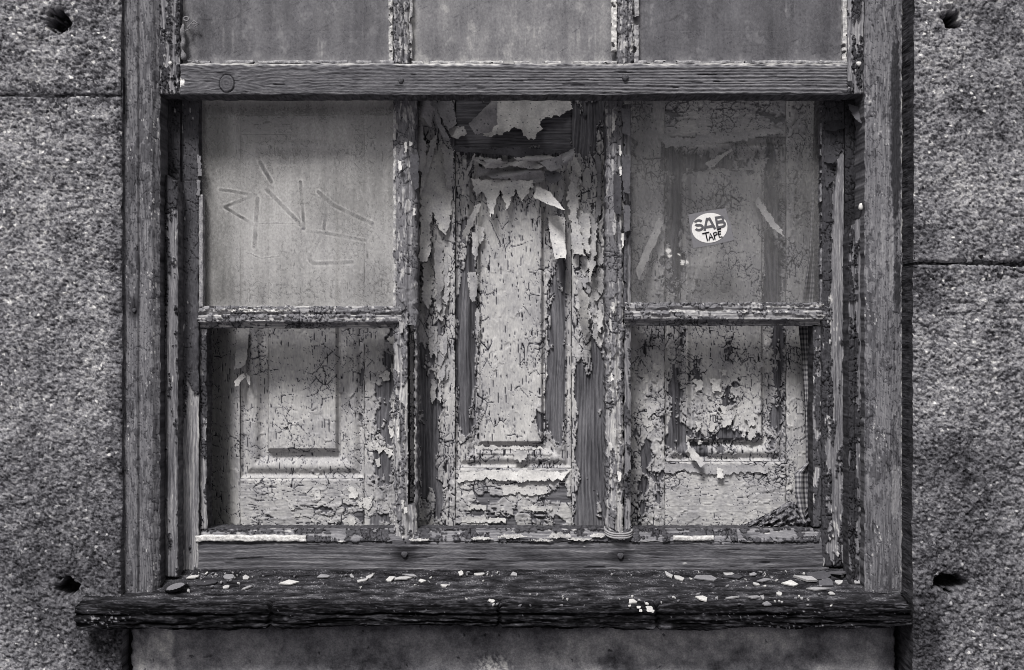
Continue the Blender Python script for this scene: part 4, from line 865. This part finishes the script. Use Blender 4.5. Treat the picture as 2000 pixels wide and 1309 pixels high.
# fluffy debris line at the back of the sill
def debris():
    rn = np.random.default_rng(3); Vt = []; Q = []; al = []; n = 0
    for i in range(5200):
        u = rn.uniform(352, 1655); v = 1119 + abs(rn.normal(0, 3.2)) if rn.random() < .6 else rn.uniform(1118, 1168)
        p, nn = on_sill(u, v); p = p + nn * .001
        s = rn.uniform(.4, 1.7) * S; d = rn.normal(0, 1, 3); d /= np.linalg.norm(d); e = np.cross(d, rn.normal(0, 1, 3)); e /= np.linalg.norm(e); p = p + np.array([0, 0, s * .6])
        f = np.cross(d, e)
        for k in range(4): Vt.append(p + s * (d * (k in (0, 1)) + e * (k in (1, 2)) * .6 + f * (k == 2) * .5))
        Q.append([n, n + 1, n + 2, n + 3]); n += 4; al += [rn.choice([.02, .03, .05, .07, .16])] * 4
    o = raw_mesh('debris', np.array(Vt), np.array(Q), {'alb': np.array(al)}, M_chip, None, False); o['kind'] = 'stuff'; o['label'] = 'dark gritty dirt gathered along the back of the sill under the rail'; o['category'] = 'dirt'
debris()

# ------------------------------------------------------------------ bottle cap
def bottle_cap():
    p, n = on_sill(344, 1152)
    root = bpy.data.objects.new('bottle_cap', None); C.objects.link(root); root.location = tuple(p + n * .0045 + np.array([0, -.002, .001])); root.rotation_euler = (R(14), R(-10), 0)
    tag(root, 'upturned dark crimped bottle cap at the foot of the left jamb', 'bottle cap')
    N_ = 84; prof = [(.0115, -.0030), (.0135, -.0028), (.0145, -.001), (.0165, .0022), (.0178, .0034), (.0172, .0036), (.0155, .0022), (.0138, -.0008), (.013, -.0016), (.004, -.0016)]
    Vt = []; Q = []
    for (r, z) in prof:
        for i in range(N_):
            a = 2 * math.pi * i / N_; cr = 1 + (.05 * math.cos(21 * a)) * max(0, (z + .001) / .0046); Vt.append((r * cr * math.cos(a), r * cr * math.sin(a), z))
    for k in range(len(prof) - 1):
        for i in range(N_): j = (i + 1) % N_; Q.append([k * N_ + i, k * N_ + j, (k + 1) * N_ + j, (k + 1) * N_ + i])
    raw_mesh('crimped_rim', np.array(Vt), np.array(Q), {}, M_cap, root)
    Vt = [(0, 0, -.0010)] + [(.0132 * math.cos(2 * math.pi * i / 40), .0132 * math.sin(2 * math.pi * i / 40), -.0011 + .0006 * (1)) for i in range(40)] + [(.011 * math.cos(2 * math.pi * i / 40), .011 * math.sin(2 * math.pi * i / 40), -.0011) for i in range(40)]
    Q = [[1 + i, 1 + (i + 1) % 40, 41 + (i + 1) % 40, 41 + i] for i in range(40)] + [[41 + 2 * i, 41 + (2 * i + 1) % 40, 41 + (2 * i + 2) % 40, 0] for i in range(20)]
    raw_mesh('liner', np.array(Vt), np.array(Q), {}, M_capin, root)
bottle_cap()

# ------------------------------------------------------------------ tubes: string, cocoon, pipe ring
def tube(name, pts, rad, mat, parent=None, n=8, closed=False, seed=0, lump=0.0):
    pts = np.array(pts, float); m = len(pts); Vt = []; Q = []
    for i in range(m):
        a = pts[(i + 1) % m if closed else min(i + 1, m - 1)] - pts[(i - 1) % m if closed else max(i - 1, 0)]; a /= np.linalg.norm(a) + 1e-12
        x = np.cross(a, (0.13, .9, .4)); x /= np.linalg.norm(x); yv = np.cross(a, x); r = rad[i] if hasattr(rad, '__len__') else rad
        for k in range(n):
            t_ = 2 * math.pi * k / n; rr = r * (1 + lump * math.sin(i * 1.3 + k * 2.1 + seed)); Vt.append(pts[i] + rr * (math.cos(t_) * x + math.sin(t_) * yv))
    for i in range(m if closed else m - 1):
        for k in range(n): j = (k + 1) % n; i2 = (i + 1) % m; Q.append([i * n + k, i * n + j, i2 * n + j, i2 * n + k])
    return raw_mesh(name, np.array(Vt), np.array(Q), {}, mat, parent)
pts = []
x0, _, z0 = W(1209, 1040, YLS)
for i in range(200):
    a = 2 * math.pi * i / 200 * 3.4; zz = z0 + .005 - .0032 * (i / 200 * 3.4) - .0035 * (1 - abs(math.cos(a)) ** 2) * (1 if math.sin(a) < 0 else -1)
    c, s_ = math.cos(a), math.sin(a)
    pts.append((x0 + .0205 * math.copysign(abs(c) ** .7, c), YLS + .012 + .020 * math.copysign(abs(s_) ** .7, s_), zz))
st = tube('string', pts, .0016, M_string); tag(st, 'grey string wound three times round the foot of the right glazing bar', 'string')

web = empty('cocoon', None, 'lumpy pale insect cocoon in the lower left corner of the top left pane', 'cocoon')
P_ = [W(356 + 2 * math.sin(i * .7), 118 - i * 3.4, YUS + .006) for i in range(22)]
tube('cocoon_body', P_, [(.0040 + .0008 * math.sin(i * .9)) * (1 if i < 19 else .7) * (1.25 if 13 < i < 18 else 1) * (.35 if i in (0, 21) else 1) for i in range(22)], M_web, web, 10, lump=.14)
P_ = [W(364 + 5 * math.cos(t_), 37 - 4 * math.sin(t_), YUS + .004) for t_ in np.linspace(0, 2 * math.pi, 20, endpoint=False)]
tube('silk_loop', P_, .0012, M_web, web, 6, closed=True)
for q in ([(366, 54), (374, 46), (378, 40), (386, 46)], [(374, 46), (388, 48), (380, 52)], [(362, 60), (372, 56), (368, 50)], [(366, 118), (380, 122), (400, 120)]):
    tube('silk_thread', [W(a_, b_, YUS + .006) for a_, b_ in q], .0009, M_web, web, 6)
# ------------------------------------------------------------------ gingham curtain on the right
def gingham(Uc, Vc, n=7.0, seed=0):
    a = (np.floor(Uc / n) % 2); b = (np.floor(Vc / n) % 2); return np.where((a + b) == 2, .36, np.where((a + b) == 1, .21, .10)) * (1 + .1 * gn(Uc / 9, Vc / 9, seed))
cur = empty('gingham_curtain', None, 'checked gingham curtain strip hanging by the right stile, bunched at the bottom', 'curtain')
def curtain_main():
    v = np.arange(150, 1038, 1.6); s = np.linspace(0, 1, 46)
    Sg, Vg = np.meshgrid(s, v)
    left = np.interp(v, [150, 300, 500, 640, 700, 800, 860, 905, 925, 960, 1000, 1030, 1040], [1592, 1588, 1580, 1560, 1566, 1572, 1574, 1574, 1552, 1553, 1560, 1572, 1580])
    right = np.interp(v, [150, 640, 900, 1000, 1040], [1606, 1592, 1590, 1592, 1592])
    Ug = left[:, None] + (right - left)[:, None] * Sg
    fold = .005 * np.sin(Sg * 9 + Vg / 80.) + .002 * fbm(Sg * 5, Vg / 60, 2, 3)
    y = .105 + .010 * Sg - fold - .012 * ss(880, 930, Vg)
    k = S * (1 + y / D); P = np.stack([(Ug - CX) * k, y, (CY - Vg) * k], -1)
    return gridmesh('curtain_drop', P, {'alb': gingham(Sg * 52, Vg - 900, 5.0)}, M_cloth, cur, None, .0008, sheet=True)
curtain_main()
def bunch():
    s = np.linspace(0, 1, 120); t_ = np.linspace(0, 1, 40); Sg, Tg = np.meshgrid(s, t_)
    u = 1596 - 160 * Sg; topv = np.interp(Sg, [0, .15, .35, .55, .8, 1], [960, 985, 978, 1000, 1018, 1030]); botv = 1042
    Vg = topv + (botv - topv) * Tg + 3 * fbm(Sg * 20, Tg * 6, 3, 5)
    y = .112 - .020 * np.sin(Tg * np.pi * .8) + .012 * fbm(Sg * 9 + Tg * 3, Tg * 5 - Sg * 6, 3, 8) * (1 + Tg)
    k = S * (1 + y / D); P = np.stack([(u - CX) * k, y, (CY - Vg) * k], -1)
    al = gingham(Sg * 170 + 12 * fbm(Sg * 5, Tg * 3, 2, 9), Tg * 70 + 25 * fbm(Sg * 4, Tg * 3, 2, 10), 5.0) * .75
    gridmesh('curtain_bunch', P, {'alb': al}, M_cloth, cur, None, .0008, sheet=True)
bunch()
# threadbare cloth roll lying along the foot of the left leaf
rp = [W(u_, 1031 + 1.2 * math.sin(u_ / 40), .112) for u_ in range(408, 720, 3)]
dr = tube('draught_roll', rp, [.0042 * (1 + .25 * (i % 3 == 0)) * (1 - .6 * i / 104) for i in range(len(rp))], surf('dark_fabric', 900, 900, 900, .9, .9, .001, .95, .1, 3, flat=.05), None, 10, lump=.15)
tag(dr, 'dark ribbed cloth roll along the foot of the left shutter leaf', 'cloth')

# ------------------------------------------------------------------ sticker on the right pane
YK = YLS + .0168
stk = empty('sticker', None, 'grey square sticker with a white oval reading SAB TAPE on the right pane', 'sticker')
def rot(u, v, a=R(-9), c=(1387, 446)):
    return c[0] + u * math.cos(a) - v * math.sin(a), c[1] + u * math.sin(a) + v * math.cos(a)
def flat(name, pts, y, mat, t=.0004, parent=stk):
    me = bpy.data.meshes.new(name); F_ = [W(p[0], p[1], y) for p in pts]; n = len(pts); B = [(q[0], q[1] + t, q[2]) for q in F_]
    me.from_pydata(F_ + B, [], [tuple(range(n))[::-1], tuple(range(n, 2 * n))] + [(i, (i + 1) % n, n + (i + 1) % n, n + i) for i in range(n)])
    me.materials.append(mat); me.update(); o = bpy.data.objects.new(name, me); C.objects.link(o); o.parent = parent; return o
flat('backing', [rot(-38, -33), rot(-20, -34), rot(10, -34.5), rot(36, -34), rot(41, 0), rot(42, 30), rot(0, 33), rot(-39, 33), rot(-39, 0)], YK, M_grey)
flat('oval', [rot(-1 + 35 * math.cos(t_), -1 + 29 * math.sin(t_)) for t_ in np.linspace(0, 2 * math.pi, 56, endpoint=False)], YK - .0005, M_white)
def ribbon(strokes_, w_, mat, y):
    """one flat letter from thick strokes"""
    Vt = []; F = []
    for k, (pts, lay) in enumerate(strokes_):
        yy = y - .00012 * lay; q = [np.array(p, float) for p in pts]; L1 = []; L2 = []
        for i in range(len(q)):
            d0 = q[i] - q[i - 1] if i else q[1] - q[0]; d1 = q[i + 1] - q[i] if i < len(q) - 1 else d0
            d0 = d0 / np.linalg.norm(d0); d1 = d1 / np.linalg.norm(d1); n_ = np.array([-(d0 + d1)[1], (d0 + d1)[0]]); n_ /= np.linalg.norm(n_)
            m = w_ / 2 / max(.5, abs(n_ @ np.array([-d0[1], d0[0]]))); L1.append(q[i] + n_ * m); L2.append(q[i] - n_ * m)
        b = len(Vt)
        for p in L1 + L2: Vt.append(W(*rot(*p), yy))
        n_ = len(q); F += [(b + i, b + i + 1, b + n_ + i + 1, b + n_ + i) for i in range(n_ - 1)]
    me = bpy.data.meshes.new('letter'); me.from_pydata(Vt, [], F); me.materials.append(mat); me.update()
    o = bpy.data.objects.new('letter', me); C.objects.link(o); o.parent = stk
def arc(cx, cy, rx, ry, a0, a1, n=9): return [(cx + rx * math.cos(R(a0 + (a1 - a0) * i / (n - 1))), cy + ry * math.sin(R(a0 + (a1 - a0) * i / (n - 1)))) for i in range(n)]
yl = YK - .0009
ribbon([(arc(-21, -14, 7, 4.8, -20, -180, 8) + arc(-21, -14, 7, 4.8, 180, 100, 4) + arc(-21, -4.6, 7, 4.8, -80, 90, 8) + arc(-21, -4.6, 7, 4.8, 95, 165, 5), 0)], 4.8, M_ink, yl)
ribbon([([(-11.5, 3), (-2.6, -21)], 0), ([(1.0, -21), (9.5, 3)], 1), ([(-8, -3.5), (6, -3.5)], 2), ([(-4.6, -18.6), (3, -18.6)], 3)], 4.7, M_ink, yl)
ribbon([([(14.5, -21), (14.5, 3)], 0), ([(14, -18.6)] + arc(23, -14.4, 5.2, 4.2, -90, 90, 8) + [(14, -10.2)], 1), ([(14, -8.8)] + arc(24, -4.2, 5.6, 4.6, -90, 90, 8) + [(14, .4)], 2)], 4.5, M_ink, yl)
def pen(pts, w_=1.3):
    q = [rot(*p) for p in pts]; tube('pen_stroke', [W(a, b, YK - .0008) for a, b in q], w_ * S, M_pen, stk, 6)
for p in ([(-17, 8), (-3, 7)], [(-10, 8), (-9, 23)], [(-6, 23), (-1, 10), (3, 23)], [(-4, 18), (2, 17)], [(6, 23), (5, 10), (10, 9), (12, 13), (6, 16)], [(14, 9), (15, 20), (21, 20)], [(14, 9), (20, 9)], [(14, 14), (19, 14)], [(13, 5), (21, 4)]): pen(p)
print('verts', sum(len(o.data.vertices) for o in bpy.data.objects if o.type == 'MESH'))
